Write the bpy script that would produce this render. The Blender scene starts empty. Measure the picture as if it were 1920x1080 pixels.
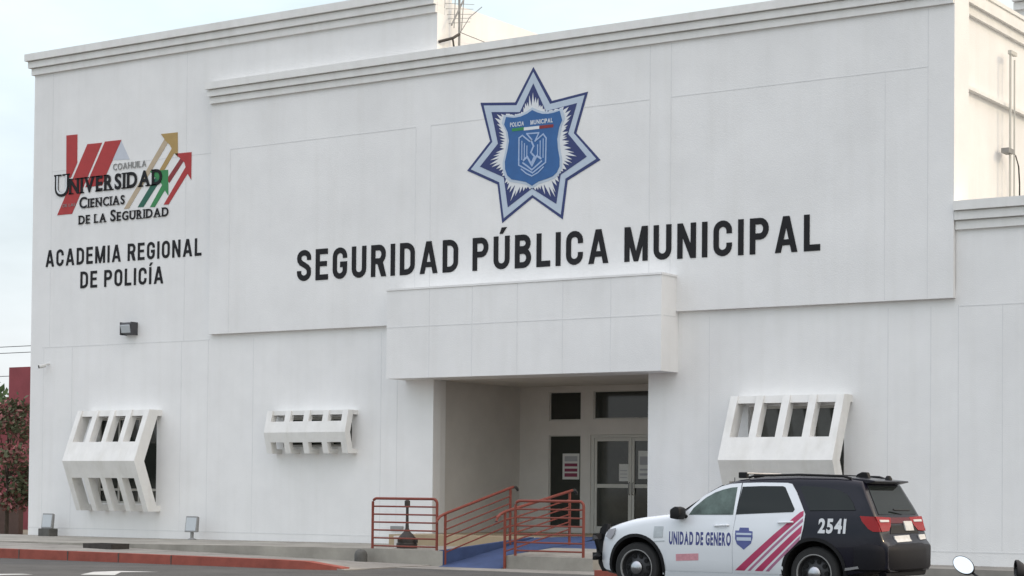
import bpy, bmesh, math, random
from mathutils import Vector, Matrix
random.seed(7)
SC = bpy.context.scene
COL = SC.collection
R = math.radians

# ------------------------------------------------------------------ camera
def make_camera():
    yaw, pitch, roll = R(-34.00822), R(1.47531), R(0.53833)
    d = Vector((math.sin(yaw)*math.cos(pitch), math.cos(yaw)*math.cos(pitch), math.sin(pitch)))
    r = d.cross(Vector((0, 0, 1))).normalized(); u = r.cross(d)
    c, s = math.cos(roll), math.sin(roll)
    r2 = c*r + s*u; u2 = -s*r + c*u
    cd = bpy.data.cameras.new('camera'); co = bpy.data.objects.new('camera', cd); COL.objects.link(co)
    co.matrix_world = Matrix(((r2.x, u2.x, -d.x, 41.3357), (r2.y, u2.y, -d.y, -37.635), (r2.z, u2.z, -d.z, 1.30), (0, 0, 0, 1)))
    cd.sensor_width = 36; cd.lens = 3719.756/1920*36; cd.shift_y = 286.23/1920
    cd.clip_start = .1; cd.clip_end = 3000
    SC.camera = co
make_camera()

# ------------------------------------------------------------------ world, sun, exposure
SUN_AZ, SUN_EL = 32, 30           # from +X (along the facade) towards +Y (behind it)
def make_world():
    w = bpy.data.worlds.new('World'); SC.world = w; w.use_nodes = True
    nt = w.node_tree; N = nt.nodes; L = nt.links; N.clear()
    sky = N.new('ShaderNodeTexSky'); sky.sky_type = 'NISHITA'; sky.sun_disc = False
    sky.sun_elevation = R(SUN_EL); sky.sun_rotation = R(90-SUN_AZ)
    sky.air_density = 1.1; sky.dust_density = 3.0; sky.ozone_density = 1.0
    tc = N.new('ShaderNodeTexCoord'); mp = N.new('ShaderNodeMapping'); mp.inputs['Scale'].default_value = (1.2, 1.2, 3.2)
    mp.inputs['Location'].default_value = (.35, .1, .2)
    no = N.new('ShaderNodeTexNoise'); no.inputs['Scale'].default_value = 2.3; no.inputs['Detail'].default_value = 6; no.inputs['Roughness'].default_value = .55
    rp = N.new('ShaderNodeValToRGB'); rp.color_ramp.elements[0].position = .36; rp.color_ramp.elements[1].position = .66
    rp.color_ramp.elements[0].color = (.55, .55, .55, 1); rp.color_ramp.elements[1].color = (.9, .9, .9, 1)
    mx = N.new('ShaderNodeMixRGB'); mx.inputs[2].default_value = (8.7, 9.5, 10.1, 1)      # thin bright cloud
    bg = N.new('ShaderNodeBackground'); bg.inputs['Strength'].default_value = .1
    out = N.new('ShaderNodeOutputWorld')
    L.new(tc.outputs['Generated'], mp.inputs[0]); L.new(mp.outputs[0], no.inputs['Vector']); L.new(no.outputs['Fac'], rp.inputs[0])
    # veiled sky: brighter overhead, warm and bright round the hazy sun
    sd = N.new('ShaderNodeVectorMath'); sd.operation = 'DOT_PRODUCT'
    sd.inputs[1].default_value = (math.cos(R(SUN_EL))*math.cos(R(SUN_AZ)), math.cos(R(SUN_EL))*math.sin(R(SUN_AZ)), math.sin(R(SUN_EL)))
    L.new(tc.outputs['Generated'], sd.inputs[0])
    cl = N.new('ShaderNodeMath'); cl.operation = 'MAXIMUM'; cl.inputs[1].default_value = 0; L.new(sd.outputs['Value'], cl.inputs[0])
    pw = N.new('ShaderNodeMath'); pw.operation = 'POWER'; pw.inputs[1].default_value = 1.0; L.new(cl.outputs[0], pw.inputs[0])
    gl = N.new('ShaderNodeMixRGB'); gl.blend_type = 'MIX'; gl.inputs[1].default_value = (0, 0, 0, 1); gl.inputs[2].default_value = (4.7, 3.2, 1.4, 1); L.new(pw.outputs[0], gl.inputs[0])
    sp = N.new('ShaderNodeSeparateXYZ'); L.new(tc.outputs['Generated'], sp.inputs[0])
    zc = N.new('ShaderNodeValToRGB'); L.new(sp.outputs['Z'], zc.inputs[0]); ce = zc.color_ramp.elements
    ce[0].position = 0.0; ce[0].color = (.485, .455, .45, 1); ce[1].position = .9; ce[1].color = (.85, .79, .82, 1)
    e_ = ce.new(.28); e_.color = (.40, .43, .42, 1)
    z2 = N.new('ShaderNodeMixRGB'); z2.blend_type = 'MULTIPLY'; z2.inputs[0].default_value = 1; z2.inputs[2].default_value = (2, 2, 2, 1); L.new(zc.outputs[0], z2.inputs[1])
    ml = N.new('ShaderNodeMixRGB'); ml.blend_type = 'MULTIPLY'; ml.inputs[0].default_value = 1; L.new(z2.outputs[0], ml.inputs[2])
    ad = N.new('ShaderNodeMixRGB'); ad.blend_type = 'ADD'; ad.inputs[0].default_value = 1; L.new(ml.outputs[0], ad.inputs[1]); L.new(gl.outputs[0], ad.inputs[2])
    L.new(rp.outputs[0], mx.inputs[0]); L.new(sky.outputs[0], mx.inputs[1]); L.new(mx.outputs[0], ml.inputs[1]); L.new(ad.outputs[0], bg.inputs[0]); L.new(bg.outputs[0], out.inputs[0])
make_world()
def make_sun():
    ld = bpy.data.lights.new('sun', 'SUN'); ld.energy = .55; ld.angle = R(2.0); ld.color = (1, .78, .48)
    lo = bpy.data.objects.new('sun', ld); COL.objects.link(lo)
    v = Vector((math.cos(R(SUN_EL))*math.cos(R(SUN_AZ)), math.cos(R(SUN_EL))*math.sin(R(SUN_AZ)), math.sin(R(SUN_EL))))
    lo.rotation_euler = v.to_track_quat('Z', 'Y').to_euler(); lo.location = v*60
make_sun()
vs = SC.view_settings; vs.view_transform = 'Standard'; vs.look = 'None'; vs.exposure = 0.54; vs.gamma = 1
vs.use_curve_mapping = False
SC.render.filter_size = 1.9

# ------------------------------------------------------------------ materials
MATS = {}
def mat(name, col, rough=.8, var=.08, scale=3.0, bump=0.0, bscale=60, metal=0.0, spec=.4, emit=None, coat=0.0, streak=0.0, trans=0.0):
    if name in MATS: return MATS[name]
    m = bpy.data.materials.new(name); m.use_nodes = True
    nt = m.node_tree; N = nt.nodes; L = nt.links
    b = N['Principled BSDF']
    b.inputs['Roughness'].default_value = rough; b.inputs['Metallic'].default_value = metal
    b.inputs['Specular IOR Level'].default_value = spec
    if coat: b.inputs['Coat Weight'].default_value = coat; b.inputs['Coat Roughness'].default_value = .04
    if trans: b.inputs['Transmission Weight'].default_value = trans
    col = tuple(col)
    b.inputs['Base Color'].default_value = col+(1,)
    if var > 0 or bump > 0:
        tc = N.new('ShaderNodeTexCoord')
    if var > 0:
        no = N.new('ShaderNodeTexNoise'); no.inputs['Scale'].default_value = scale; no.inputs['Detail'].default_value = 7; no.inputs['Roughness'].default_value = .62
        L.new(tc.outputs['Object'], no.inputs['Vector'])
        rp = N.new('ShaderNodeValToRGB'); rp.color_ramp.elements[0].position = .3; rp.color_ramp.elements[1].position = .72
        rp.color_ramp.elements[0].color = tuple(c*(1-var*1.3) for c in col)+(1,)
        rp.color_ramp.elements[1].color = tuple(min(1, c*(1+var*.7)) for c in col)+(1,)
        L.new(no.outputs['Fac'], rp.inputs[0]); last = rp.outputs[0]
        if streak > 0:
            mp = N.new('ShaderNodeMapping'); mp.inputs['Scale'].default_value = (2.4, 2.4, .16)
            L.new(tc.outputs['Object'], mp.inputs[0])
            n2 = N.new('ShaderNodeTexNoise'); n2.inputs['Scale'].default_value = 1.6; n2.inputs['Detail'].default_value = 6
            L.new(mp.outputs[0], n2.inputs['Vector'])
            r2 = N.new('ShaderNodeValToRGB'); r2.color_ramp.elements[0].position = .48; r2.color_ramp.elements[1].position = .72
            r2.color_ramp.elements[0].color = (1, 1, 1, 1); r2.color_ramp.elements[1].color = (1-streak, 1-streak*1.05, 1-streak*1.25, 1)
            L.new(n2.outputs['Fac'], r2.inputs[0])
            mm = N.new('ShaderNodeMixRGB'); mm.blend_type = 'MULTIPLY'; mm.inputs[0].default_value = 1
            L.new(last, mm.inputs[1]); L.new(r2.outputs[0], mm.inputs[2]); last = mm.outputs[0]
        L.new(last, b.inputs['Base Color'])
    if bump > 0:
        nb = N.new('ShaderNodeTexNoise'); nb.inputs['Scale'].default_value = bscale; nb.inputs['Detail'].default_value = 4
        L.new(tc.outputs['Object'], nb.inputs['Vector'])
        bp = N.new('ShaderNodeBump'); bp.inputs['Strength'].default_value = bump; bp.inputs['Distance'].default_value = .02
        L.new(nb.outputs['Fac'], bp.inputs['Height']); L.new(bp.outputs[0], b.inputs['Normal'])
    if emit:
        b.inputs['Emission Color'].default_value = tuple(emit[:3])+(1,); b.inputs['Emission Strength'].default_value = emit[3]
    MATS[name] = m
    return m
M_WALL = mat('white_plaster', (.83, .825, .815), .9, .055, .55, .25, 45, streak=.03)
M_SEAM = mat('plaster_joint', (.735, .735, .73), .95, .05, 2)
M_TRIM = mat('plaster_trim', (.80, .795, .775), .9, .05, 2.5, .2, 60, streak=.05)
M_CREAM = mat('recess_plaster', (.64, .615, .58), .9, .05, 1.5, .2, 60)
M_SHADE = mat('sunshade_concrete', (.80, .79, .765), .9, .05, 3, .15, 60, streak=.08)
M_ROOF = mat('roof_membrane', (.26, .26, .25), .95, .1, 2)
M_GLASS = mat('dark_window_glass', (.026, .030, .026), .05, 0, spec=.5)
M_GLASS2 = mat('window_glass_sky_tone', (.075, .08, .072), .08, .25, 2.0, spec=.5)  # paler base colour paints in the sky reflected by this glass
M_GLASS3 = mat('door_glass', (.042, .046, .040), .06, .3, 1.2, spec=.5)
M_FRAME = mat('aluminium_frame', (.55, .54, .50), .5, .03, 4)
M_BLACK = mat('black_letter', (.012, .012, .014), .8, .1, 8)
M_NAVY = mat('emblem_navy', (.035, .05, .16), .55, .05, 5)
M_PALE = mat('emblem_pale_blue', (.50, .58, .68), .55, .04, 5)
M_WHITE = mat('emblem_white', (.72, .74, .76), .55, .03, 5)
M_BLUE = mat('emblem_blue', (.035, .125, .33), .5, .08, 5)
M_LINE = mat('emblem_line', (.36, .47, .68), .5, .05, 5)
M_RED = mat('emblem_red', (.42, .035, .035), .5, .08, 5)
M_DRED = mat('emblem_dark_red', (.25, .03, .035), .5, .08, 5)
M_GOLD = mat('emblem_gold', (.42, .28, .10), .5, .08, 5)
M_GOLDP = mat('emblem_pale_gold', (.50, .40, .28), .5, .08, 5)
M_GREEN = mat('emblem_green', (.04, .24, .08), .5, .08, 5)
M_GREEND = mat('emblem_dark_green', (.02, .12, .08), .5, .08, 5)
M_GREY = mat('emblem_grey', (.55, .58, .64), .6, .04, 5)
M_ASPH = mat('asphalt', (.092, .089, .083), .9, .22, 1.1, .5, 140)
M_EARTH = mat('dry_earth', (.22, .19, .14), .95, .2, .6, .4, 30)
M_CONC = mat('pavement_concrete', (.30, .28, .25), .92, .26, 1.0, .35, 90)
M_CONC2 = mat('terrace_concrete', (.34, .32, .28), .92, .28, .9, .3, 80)
M_BEIGE = mat('beige_floor_tile', (.40, .31, .20), .7, .12, 2.2)
M_JOINT = mat('dirt_joint', (.10, .095, .085), .95, .2, 5)
M_KERB = mat('red_kerb_paint', (.30, .078, .055), .8, .2, 3.0, .3, 60)
M_RAMP = mat('blue_ramp_paint', (.050, .080, .18), .75, .16, 2.4, .25, 70)
M_ROADW = mat('road_marking_paint', (.55, .55, .53), .85, .2, 4)
M_RAIL = mat('rust_red_rail', (.215, .048, .03), .55, .14, 9)
M_RAILB = mat('dark_rail_end', (.05, .045, .04), .6, .1, 9)
M_IRON = mat('dark_iron', (.045, .038, .033), .6, .25, 9, .2, 50)
M_GALV = mat('grey_fixture', (.27, .27, .265), .5, .1, 8)
M_DARKFIX = mat('dark_fixture', (.06, .06, .065), .5, .1, 8)
M_LENS = mat('fixture_lens', (.50, .53, .55), .25, .04, 8)
M_STONE = mat('grey_stone', (.11, .108, .10), .9, .2, 6, .5, 30)
M_PAPER = mat('paper_notice', (.62, .62, .60), .8, .02, 5)
M_MAROON = mat('print_maroon', (.22, .05, .09), .8, .05, 5)
M_PRINTG = mat('print_grey', (.36, .36, .38), .8, .05, 5)
M_CARW = mat('car_white_paint', (.70, .73, .76), .28, .02, 2, coat=.6)
M_CARB = mat('car_black_paint', (.005, .005, .012), .25, 0, spec=.25, coat=.2)
M_TRIMB = mat('black_plastic', (.012, .012, .013), .55, 0, spec=.2)
M_BUMP = mat('bumper_black', (.012, .012, .015), .5, 0, spec=.10)
M_LINER = mat('wheel_well', (.006, .006, .006), .9, 0)
M_TYRE = mat('tyre_rubber', (.022, .022, .022), .8, .15, 20)
M_RIM = mat('black_steel_rim', (.030, .030, .032), .45, 0)
M_CHROME = mat('chrome', (.42, .43, .45), .32, 0, metal=1)
M_CARG = mat('dark_car_glass', (.012, .016, .015), .06, 0, spec=.28)
M_CARG2 = mat('front_glass_daylight_tone', (.10, .14, .125), .06, .55, 3.0, spec=.3)  # opaque; the lighter grey-green stands in for daylight seen through the pane
M_TAIL = mat('tail_lamp_red', (.27, .010, .012), .25, 0, spec=.3)
M_TAILD = mat('tail_lamp_dark', (.10, .008, .012), .25, 0, spec=.3)
M_CLEAR = mat('lamp_clear', (.60, .58, .56), .15, 0, coat=.5)
M_PINK = mat('stripe_crimson', (.42, .045, .12), .4, .03, 6)
M_PINKL = mat('stripe_mauve', (.38, .16, .26), .4, .03, 6)
M_PALEPINK = mat('faded_pink_print', (.62, .30, .34), .5, .15, 18)
M_CNAVY = mat('car_text_navy', (.06, .07, .22), .5, .1, 10)
M_CSHIELD = mat('car_shield_blue', (.09, .11, .29), .5, .1, 10)
M_CGREY = mat('car_crest_grey', (.46, .50, .52), .5, .1, 14)
M_CWHITE = mat('car_number_white', (.62, .64, .66), .5, .05, 8)
M_PLATE = mat('number_plate', (.58, .58, .57), .5, .12, 12)
M_REDW = mat('red_wall_paint', (.27, .065, .075), .85, .12, 1.2, .2, 30)
M_BROWN = mat('brown_wall', (.10, .062, .05), .9, .15, 2)
M_BARK = mat('bark', (.075, .055, .04), .95, .25, 8, .5, 30)
M_LEAF = mat('leaf_green', (.115, .125, .065), .7, .3, 3)
M_LEAFR = mat('leaf_red', (.24, .10, .085), .7, .3, 3)
M_FLOWER = mat('flower_pink', (.46, .17, .17), .7, .25, 3)
M_LEAFF = mat('far_leaf', (.07, .12, .05), .8, .3, 1)
M_WIRE = mat('cable_black', (.06, .06, .065), .7, 0)
M_MIRR = mat('mirror_glass', (.92, .93, .94), .03, 0, metal=1)

# ------------------------------------------------------------------ mesh builder
class MB:
    def __init__(s): s.v = []; s.f = []; s.m = []
    def add(s, vs, fs, mi=0):
        o = len(s.v); s.v += [tuple(p) for p in vs]
        for f in fs: s.f.append(tuple(i+o for i in f)); s.m.append(mi)
        return s
    def box(s, x0, x1, y0, y1, z0, z1, mi=0):
        return s.add([(x0,y0,z0),(x1,y0,z0),(x1,y1,z0),(x0,y1,z0),(x0,y0,z1),(x1,y0,z1),(x1,y1,z1),(x0,y1,z1)],
              [(0,3,2,1),(4,5,6,7),(0,1,5,4),(1,2,6,5),(2,3,7,6),(3,0,4,7)], mi)
    def prism(s, pts, axis, a, b, mi=0):
        """extrude a 2-D outline along axis: 'y' takes (x,z), 'x' takes (y,z), 'z' takes (x,y)"""
        def P(p, d):
            return (p[0], d, p[1]) if axis == 'y' else (d, p[0], p[1]) if axis == 'x' else (p[0], p[1], d)
        n = len(pts)
        vs = [P(p, a) for p in pts]+[P(p, b) for p in pts]
        fs = [tuple(range(n)), tuple(range(2*n-1, n-1, -1))]+[(i, (i+1) % n, n+(i+1) % n, n+i) for i in range(n)]
        return s.add(vs, fs, mi)
    def tube(s, pts, r, seg=8, mi=0, r1=None):
        pts = [Vector(p) for p in pts]; n = len(pts); rings = []
        for i, p in enumerate(pts):
            t = (pts[min(i+1, n-1)]-pts[max(i-1, 0)]).normalized()
            a = Vector((0, 0, 1)) if abs(t.z) < .9 else Vector((1, 0, 0))
            u = t.cross(a).normalized(); w = u.cross(t)
            rr = r if r1 is None else r+(r1-r)*i/(n-1)
            rings.append([p+(u*math.cos(2*math.pi*k/seg)+w*math.sin(2*math.pi*k/seg))*rr for k in range(seg)])
        vs = [q for rg in rings for q in rg]; fs = []
        for i in range(n-1):
            for k in range(seg):
                fs.append((i*seg+k, i*seg+(k+1) % seg, (i+1)*seg+(k+1) % seg, (i+1)*seg+k))
        fs.append(tuple(range(seg-1, -1, -1))); fs.append(tuple((n-1)*seg+k for k in range(seg)))
        return s.add(vs, fs, mi)
    def lathe(s, prof, c, axis='z', seg=24, mi=0, cap=True):
        """prof: (radius, height) pairs"""
        vs = []; fs = []; n = len(prof)
        for r, h in prof:
            for k in range(seg):
                a = 2*math.pi*k/seg; x, y = r*math.cos(a), r*math.sin(a)
                p = (x, y, h) if axis == 'z' else (x, h, y) if axis == 'y' else (h, x, y)
                vs.append((p[0]+c[0], p[1]+c[1], p[2]+c[2]))
        for i in range(n-1):
            for k in range(seg):
                fs.append((i*seg+k, i*seg+(k+1) % seg, (i+1)*seg+(k+1) % seg, (i+1)*seg+k))
        if cap and prof[0][0] > 1e-4: fs.append(tuple(range(seg)))
        if cap and prof[-1][0] > 1e-4: fs.append(tuple((n-1)*seg+k for k in range(seg)))
        return s.add(vs, fs, mi)
    def build(s, name, mats, parent=None, smooth=False, bevel=0, off=None, weld=False):
        me = bpy.data.meshes.new(name)
        vs = s.v if off is None else [(p[0]-off[0], p[1]-off[1], p[2]-off[2]) for p in s.v]
        me.from_pydata(vs, [], s.f)
        mats = mats if isinstance(mats, (list, tuple)) else [mats]
        for m in mats: me.materials.append(m)
        me.polygons.foreach_set('material_index', s.m)
        bm = bmesh.new(); bm.from_mesh(me)
        if weld: bmesh.ops.remove_doubles(bm, verts=bm.verts, dist=1e-4)
        bmesh.ops.recalc_face_normals(bm, faces=bm.faces)
        if bevel:
            ed = [e for e in bm.edges if len(e.link_faces) == 2 and e.calc_face_angle(0) > .5]
            bmesh.ops.bevel(bm, geom=ed, offset=bevel, segments=2, affect='EDGES', profile=.5)
        bm.to_mesh(me); bm.free()
        if smooth:
            for p in me.polygons: p.use_smooth = True
            try: me.set_sharp_from_angle(angle=R(38))
            except Exception: pass
        o = bpy.data.objects.new(name, me); COL.objects.link(o)
        if parent is not None: o.parent = parent
        return o
def thing(name, label, cat, loc=(0, 0, 0), rz=0, group=None):
    o = bpy.data.objects.new(name, None); COL.objects.link(o); o.location = loc; o.rotation_euler = (0, 0, rz)
    o.empty_display_size = .2
    return tag(o, label, cat, group)
def tag(o, label, cat, group=None):
    o['label'] = label; o['category'] = cat
    if group: o['group'] = group
    return o
def struct(o):
    o['kind'] = 'structure'; return o

# ------------------------------------------------------------------ ground, road, pavement
RZ = -.25
struct(MB().add([(-900,-900,RZ-.03),(900,-900,RZ-.03),(900,900,RZ-.03),(-900,900,RZ-.03)], [(0,1,2,3)]).build('ground', M_EARTH))
struct(MB().box(-200, 200, -60, 0.0, RZ-.02, RZ).build('road', M_ASPH))
TF = -4.8                                                         # front edge of the raised terrace
def zs(x): return -.02 if x < 6 else -.02-.20*min(1, (x-6)/11)
# pavement between kerb and terrace; it drops towards the ramp
def itp0(x, xs, ys):
    for a, b, c, d in zip(xs, xs[1:], ys, ys[1:]):
        if a <= x <= b: return c+(d-c)*(x-a)/(b-a)
    return ys[-1]
def make_pavement():
    mb = MB(); xs = [-60, -20, 0, 4, 8, 11, 14, 15.5, 17.2]
    kz = [-.06, -.06, -.06, -.06, -.06, -.065, -.08, -.09, -.235]
    vs = []
    for x, k in zip(xs, kz): vs += [(x, -7.62, k), (x, TF+.02, max(zs(x), -.235)), (x, -7.62, -.3), (x, TF+.02, -.3)]
    fs = []
    for i in range(len(xs)-1):
        a, b = 4*i, 4*i+4
        fs += [(a, b, b+1, a+1), (a, a+2, b+2, b), (a+1, b+1, b+3, a+3)]
    fs += [(0, 1, 3, 2), (len(vs)-4, len(vs)-2, len(vs)-1, len(vs)-3)]
    mb.add(vs, fs)
    mb.box(17.2, 22.2, -6.0, TF+.02, -.3, -.236)                  # pale apron at the foot of the ramp
    mb.box(22.75, 24, -6.9, -1.9, -.3, -.11)
    mb.box(21.1, 22.55, -4.8, -1.9, -.3, -.20)
    mb.box(21.1, 80, -1.9, .0, -.3, -.08)
    for i in range(40):
        x = -40+1.45*i
        if x > 14.9: break
        k = itp0(x, xs, kz); a = max(zs(x), -.235)
        mb.add([(x-.012,-7.61,k+.003),(x+.012,-7.61,k+.003),(x+.012,TF,a+.004),(x-.012,TF,a+.004)], [(0,1,2,3)], 1)
    return mb.build('pavement', [M_CONC, M_JOINT], weld=False)
struct(make_pavement())
def make_kerb():
    mb = MB()
    xs = [-60, -20, 0, 4, 8, 11, 14, 15.6, 16.4, 17.1]; zt = [-.05, -.05, -.05, -.05, -.05, -.055, -.07, -.075, -.09, -.2]
    ys = [-7.9]*8+[-7.86, -7.6]
    for i in range(len(xs)-1):
        x0, x1 = xs[i], xs[i+1]; a, b = zt[i], zt[i+1]; y0, y1 = ys[i], ys[i+1]
        mb.add([(x0,y0,-.3),(x1,y1,-.3),(x1,y1+.27,-.3),(x0,y0+.27,-.3),(x0,y0+.015,a),(x1,y1+.015,b),(x1,y1+.27,b),(x0,y0+.27,a)],
               [(4,5,6,7),(0,1,5,4),(2,3,7,6)]+([(3,0,4,7)] if i == 0 else [])+([(1,2,6,5)] if i == len(xs)-2 else []))
    mb.box(22.55, 22.75, -7.1, -1.9, -.3, -.1); mb.box(22.75, 24, -7.1, -6.9, -.3, -.1)
    for i in range(36):
        x = -40+1.5*i+.4
        if x > 15.4: break
        z = itp0(x, xs, zt); mb.box(x-.011, x+.011, -7.903, -7.64, -.27, z+.003, 1)
    return mb.build('kerb', [M_KERB, M_JOINT])
struct(make_kerb())
def make_terrace():
    mb = MB()
    # left part (steps down to the wall foot on the far left), right block
    xs = [-2.5, 4, 9, 13, 15.5, 17.5]; zf = [-.015, -.01, .03, .07, .085, .08]; zb = [0, 0, .02, .04, .06, .07]
    vs = []
    for x, a, b in zip(xs, zf, zb): vs += [(x, TF, a), (x, -.0, b), (x, TF, -.32), (x, 0, -.32)]
    fs = []
    for i in range(len(xs)-1):
        a, b = 4*i, 4*i+4
        fs += [(a, b, b+1, a+1), (a, a+2, b+2, b)]
    fs += [(0, 1, 3, 2), (len(vs)-4, len(vs)-2, len(vs)-1, len(vs)-3)]
    mb.add(vs, fs)
    mb.add([(19.05,TF,-.32),(21.1,TF,-.32),(21.1,-1.4,-.32),(19.05,-1.4,-.32),(19.05,TF,.02),(21.1,TF,.02),(21.1,-1.4,.27),(19.05,-1.4,.27)],
           [(4,5,6,7),(0,1,5,4),(1,2,6,5),(3,0,4,7)])
    return mb.build('terrace', M_CONC2)
struct(make_terrace())
struct(MB().box(13.5, 21.1, -1.4, 4.2, -.32, .30).build('entrance_floor', M_BEIGE))
def make_ramp():
    mb = MB()
    mb.add([(17.53,TF-.25,RZ+.004),(19.02,TF-.25,RZ+.004),(19.02,-1.40,.304),(17.53,-1.40,.304)], [(0,1,2,3)])
    mb.add([(17.506,TF+.0,-.246),(17.506,TF,.086),(17.506,-1.42,.31),(17.506,-1.42,-.2)], [(0,1,2,3)])
    mb.add([(17.503,TF+.0,.084),(17.38,TF,.086),(17.38,-1.42,.312),(17.503,-1.42,.31)], [(0,1,2,3)])
    mb.add([(19.045,TF,-.246),(19.045,TF,.03),(19.045,-1.42,.28),(19.045,-1.42,-.2)], [(0,1,2,3)])
    # painted mat that runs on across the landing
    mb.add([(17.53,-1.40,.304),(20.3,-1.40,.304),(20.3,.4,.304),(17.53,.4,.304)], [(0,1,2,3)])
    mb.add([(19.05,-3.2,.137),(20.4,-3.2,.137),(20.4,-1.402,.2766),(19.05,-1.402,.2766)], [(0,1,2,3)])
    return mb.build('ramp', M_RAMP)
struct(make_ramp())
def ramp_z(y): return RZ+.004+(y-(TF-.25))/(-1.40-(TF-.25))*.55
def wheelchair_mark():
    mb = MB(); cx, cy = 18.66, -3.75
    def pt(a, b): return (cx+a, cy+b, ramp_z(cy+b)+.004)
    def strip(pl, w):
        for (a, b), (c, d) in zip(pl, pl[1:]):
            n = Vector((-(d-b), c-a)).normalized()*w
            mb.add([pt(a-n.x, b-n.y), pt(c-n.x, d-n.y), pt(c+n.x, d+n.y), pt(a+n.x, b+n.y)], [(0,1,2,3)])
    strip([(.20*math.cos(R(t)), .24*math.sin(R(t))-.12) for t in range(110, 400, 20)], .035)
    strip([(-.04, .34), (-.04, 0), (.16, 0), (.24, -.28), (.34, -.26)], .04)
    mb.add([pt(-.04+.07*math.cos(R(t)), .44+.07*math.sin(R(t))) for t in range(0, 360, 30)], [tuple(range(12))])
    return mb.build('wheelchair_symbol', M_ROADW)
struct(wheelchair_mark())
def road_marks():
    mb = MB(); z = RZ+.004
    mb.add([(15.2,-12.6,z),(14.5,-11.6,z),(14.55,-11.0,z),(15.35,-10.75,z),(14.95,-11.35,z),(15.75,-12.3,z)], [(0,1,4,5),(1,2,3,4)])
    mb.add([(13.3,-14.6,z),(14.25,-13.1,z),(14.6,-13.15,z),(14.0,-14.6,z)], [(0,1,2,3)])
    return mb.build('road_marking', M_ROADW)
struct(road_marks())

# ------------------------------------------------------------------ main building
bld = thing('government_building', 'large white police headquarters with stepped cornices, raised front panel and recessed entrance', 'building', (0, 0, 0))
PY = -.12                                                          # front of the raised panel
XL, XR = 13.64, 19.53                                              # entrance recess
WIN = {'a': (2.55, 4.78, .90, 3.15), 'b': (9.1, 11.26, 2.36, 3.08), 'c': (21.98, 24.18, .95, 3.15)}
def wall_holes(mb, x0, x1, z0, z1, y0, y1, holes, mi=0):
    xs = sorted({x0, x1} | {h[0] for h in holes} | {h[1] for h in holes}); zz = sorted({z0, z1} | {h[2] for h in holes} | {h[3] for h in holes})
    for a, b in zip(xs, xs[1:]):
        for c, d in zip(zz, zz[1:]):
            mx, mz = (a+b)/2, (c+d)/2
            if any(h[0] < mx < h[1] and h[2] < mz < h[3] for h in holes): continue
            mb.add([(a,y0,c),(b,y0,c),(b,y0,d),(a,y0,d)], [(0,1,2,3)], mi)
    for a, b, c, d in holes:
        mb.add([(a,y0,c),(a,y1,c),(a,y1,d),(a,y0,d)], [(0,1,2,3)], mi); mb.add([(b,y0,c),(b,y1,c),(b,y1,d),(b,y0,d)], [(0,1,2,3)], mi)
        mb.add([(a,y0,d),(b,y0,d),(b,y1,d),(a,y1,d)], [(0,1,2,3)], mi); mb.add([(a,y0,c),(b,y0,c),(b,y1,c),(a,y1,c)], [(0,1,2,3)], mi)
def seam_v(mb, x, z0, z1, y, w=.009): mb.box(x-w, x+w, y-.003, y+.001, z0, z1, 1)
def seam_h(mb, z, x0, x1, y, w=.010): mb.box(x0, x1, y-.0045, y+.001, z-w, z+w, 1)
def make_walls():
    mb = MB()
    holes = [WIN['a'], WIN['b'], WIN['c'], (XL, XR, .30, 3.92)]
    wall_holes(mb, 0, 13.7, -.4, 12.9, 0, .30, holes[:2])
    wall_holes(mb, 13.7, 26.58, -.4, 5.4, 0, .30, [WIN['c'], (13.7, XR, .30, 3.92)])
    mb.add([(XL,0,.3),(XL,.58,.3),(XL,.58,3.92),(XL,0,3.92)], [(0,1,2,3)])
    wall_holes(mb, 26.58, 34, -.4, 7.0, 0, .3, [])
    # left block: west wall, its east wall above the main roof with a corner pilaster, back
    mb.add([(0,0,-.4),(0,24,-.4),(0,24,12.9),(0,0,12.9)], [(0,1,2,3)])
    mb.box(13.40, 13.70, .305, .58, 5.0, 13.19); mb.add([(13.70,.0,11.6),(13.70,.305,11.6),(13.70,.305,12.62),(13.70,.0,12.62)], [(0,1,2,3)])
    mb.add([(13.6,.58,10.6),(13.6,24,10.6),(13.6,24,13.0),(13.6,.58,13.0)], [(0,1,2,3)])
    mb.add([(13.35,.58,13.0),(13.6,.58,13.0),(13.6,24,13.0),(13.35,24,13.0)], [(0,1,2,3)])
    mb.add([(0,24,-.4),(26.4,24,-.4),(26.4,24,10.8),(0,24,10.8)], [(0,1,2,3)])
    # main block east side wall and corner pilaster
    mb.add([(26.40,.66,-.4),(26.40,24,-.4),(26.40,24,11.62),(26.40,.66,11.62)], [(0,1,2,3)])
    mb.box(26.2, 26.58, PY+.002, .66, 7.0, 11.66)
    mb.add([(34,0,-.4),(34,24,-.4),(34,24,7.0),(34,0,7.0)], [(0,1,2,3)])
    # joints scored in the plaster
    for x in (.52, 1.62, 5.62, 6.55, 8.08, 12.14, 12.63, 21.04, 25.14, 26.06, 26.64, 27.55): seam_v(mb, x, .22, 5.1 if x > 6.6 else 5.10, 0)
    for x in (.73, 5.69): seam_v(mb, x, 5.12, 12.6, 0)
    seam_h(mb, 5.11, .45, 6.6, 0); seam_h(mb, 9.91, .73, 6.6, 0, .007); seam_h(mb, 5.08, 26.66, 34, 0); seam_h(mb, .21, 0.0, 13.6, 0); seam_h(mb, .19, 19.6, 34, 0)
    return mb.build('wall', [M_WALL, M_SEAM], bld)
make_walls()
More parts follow.
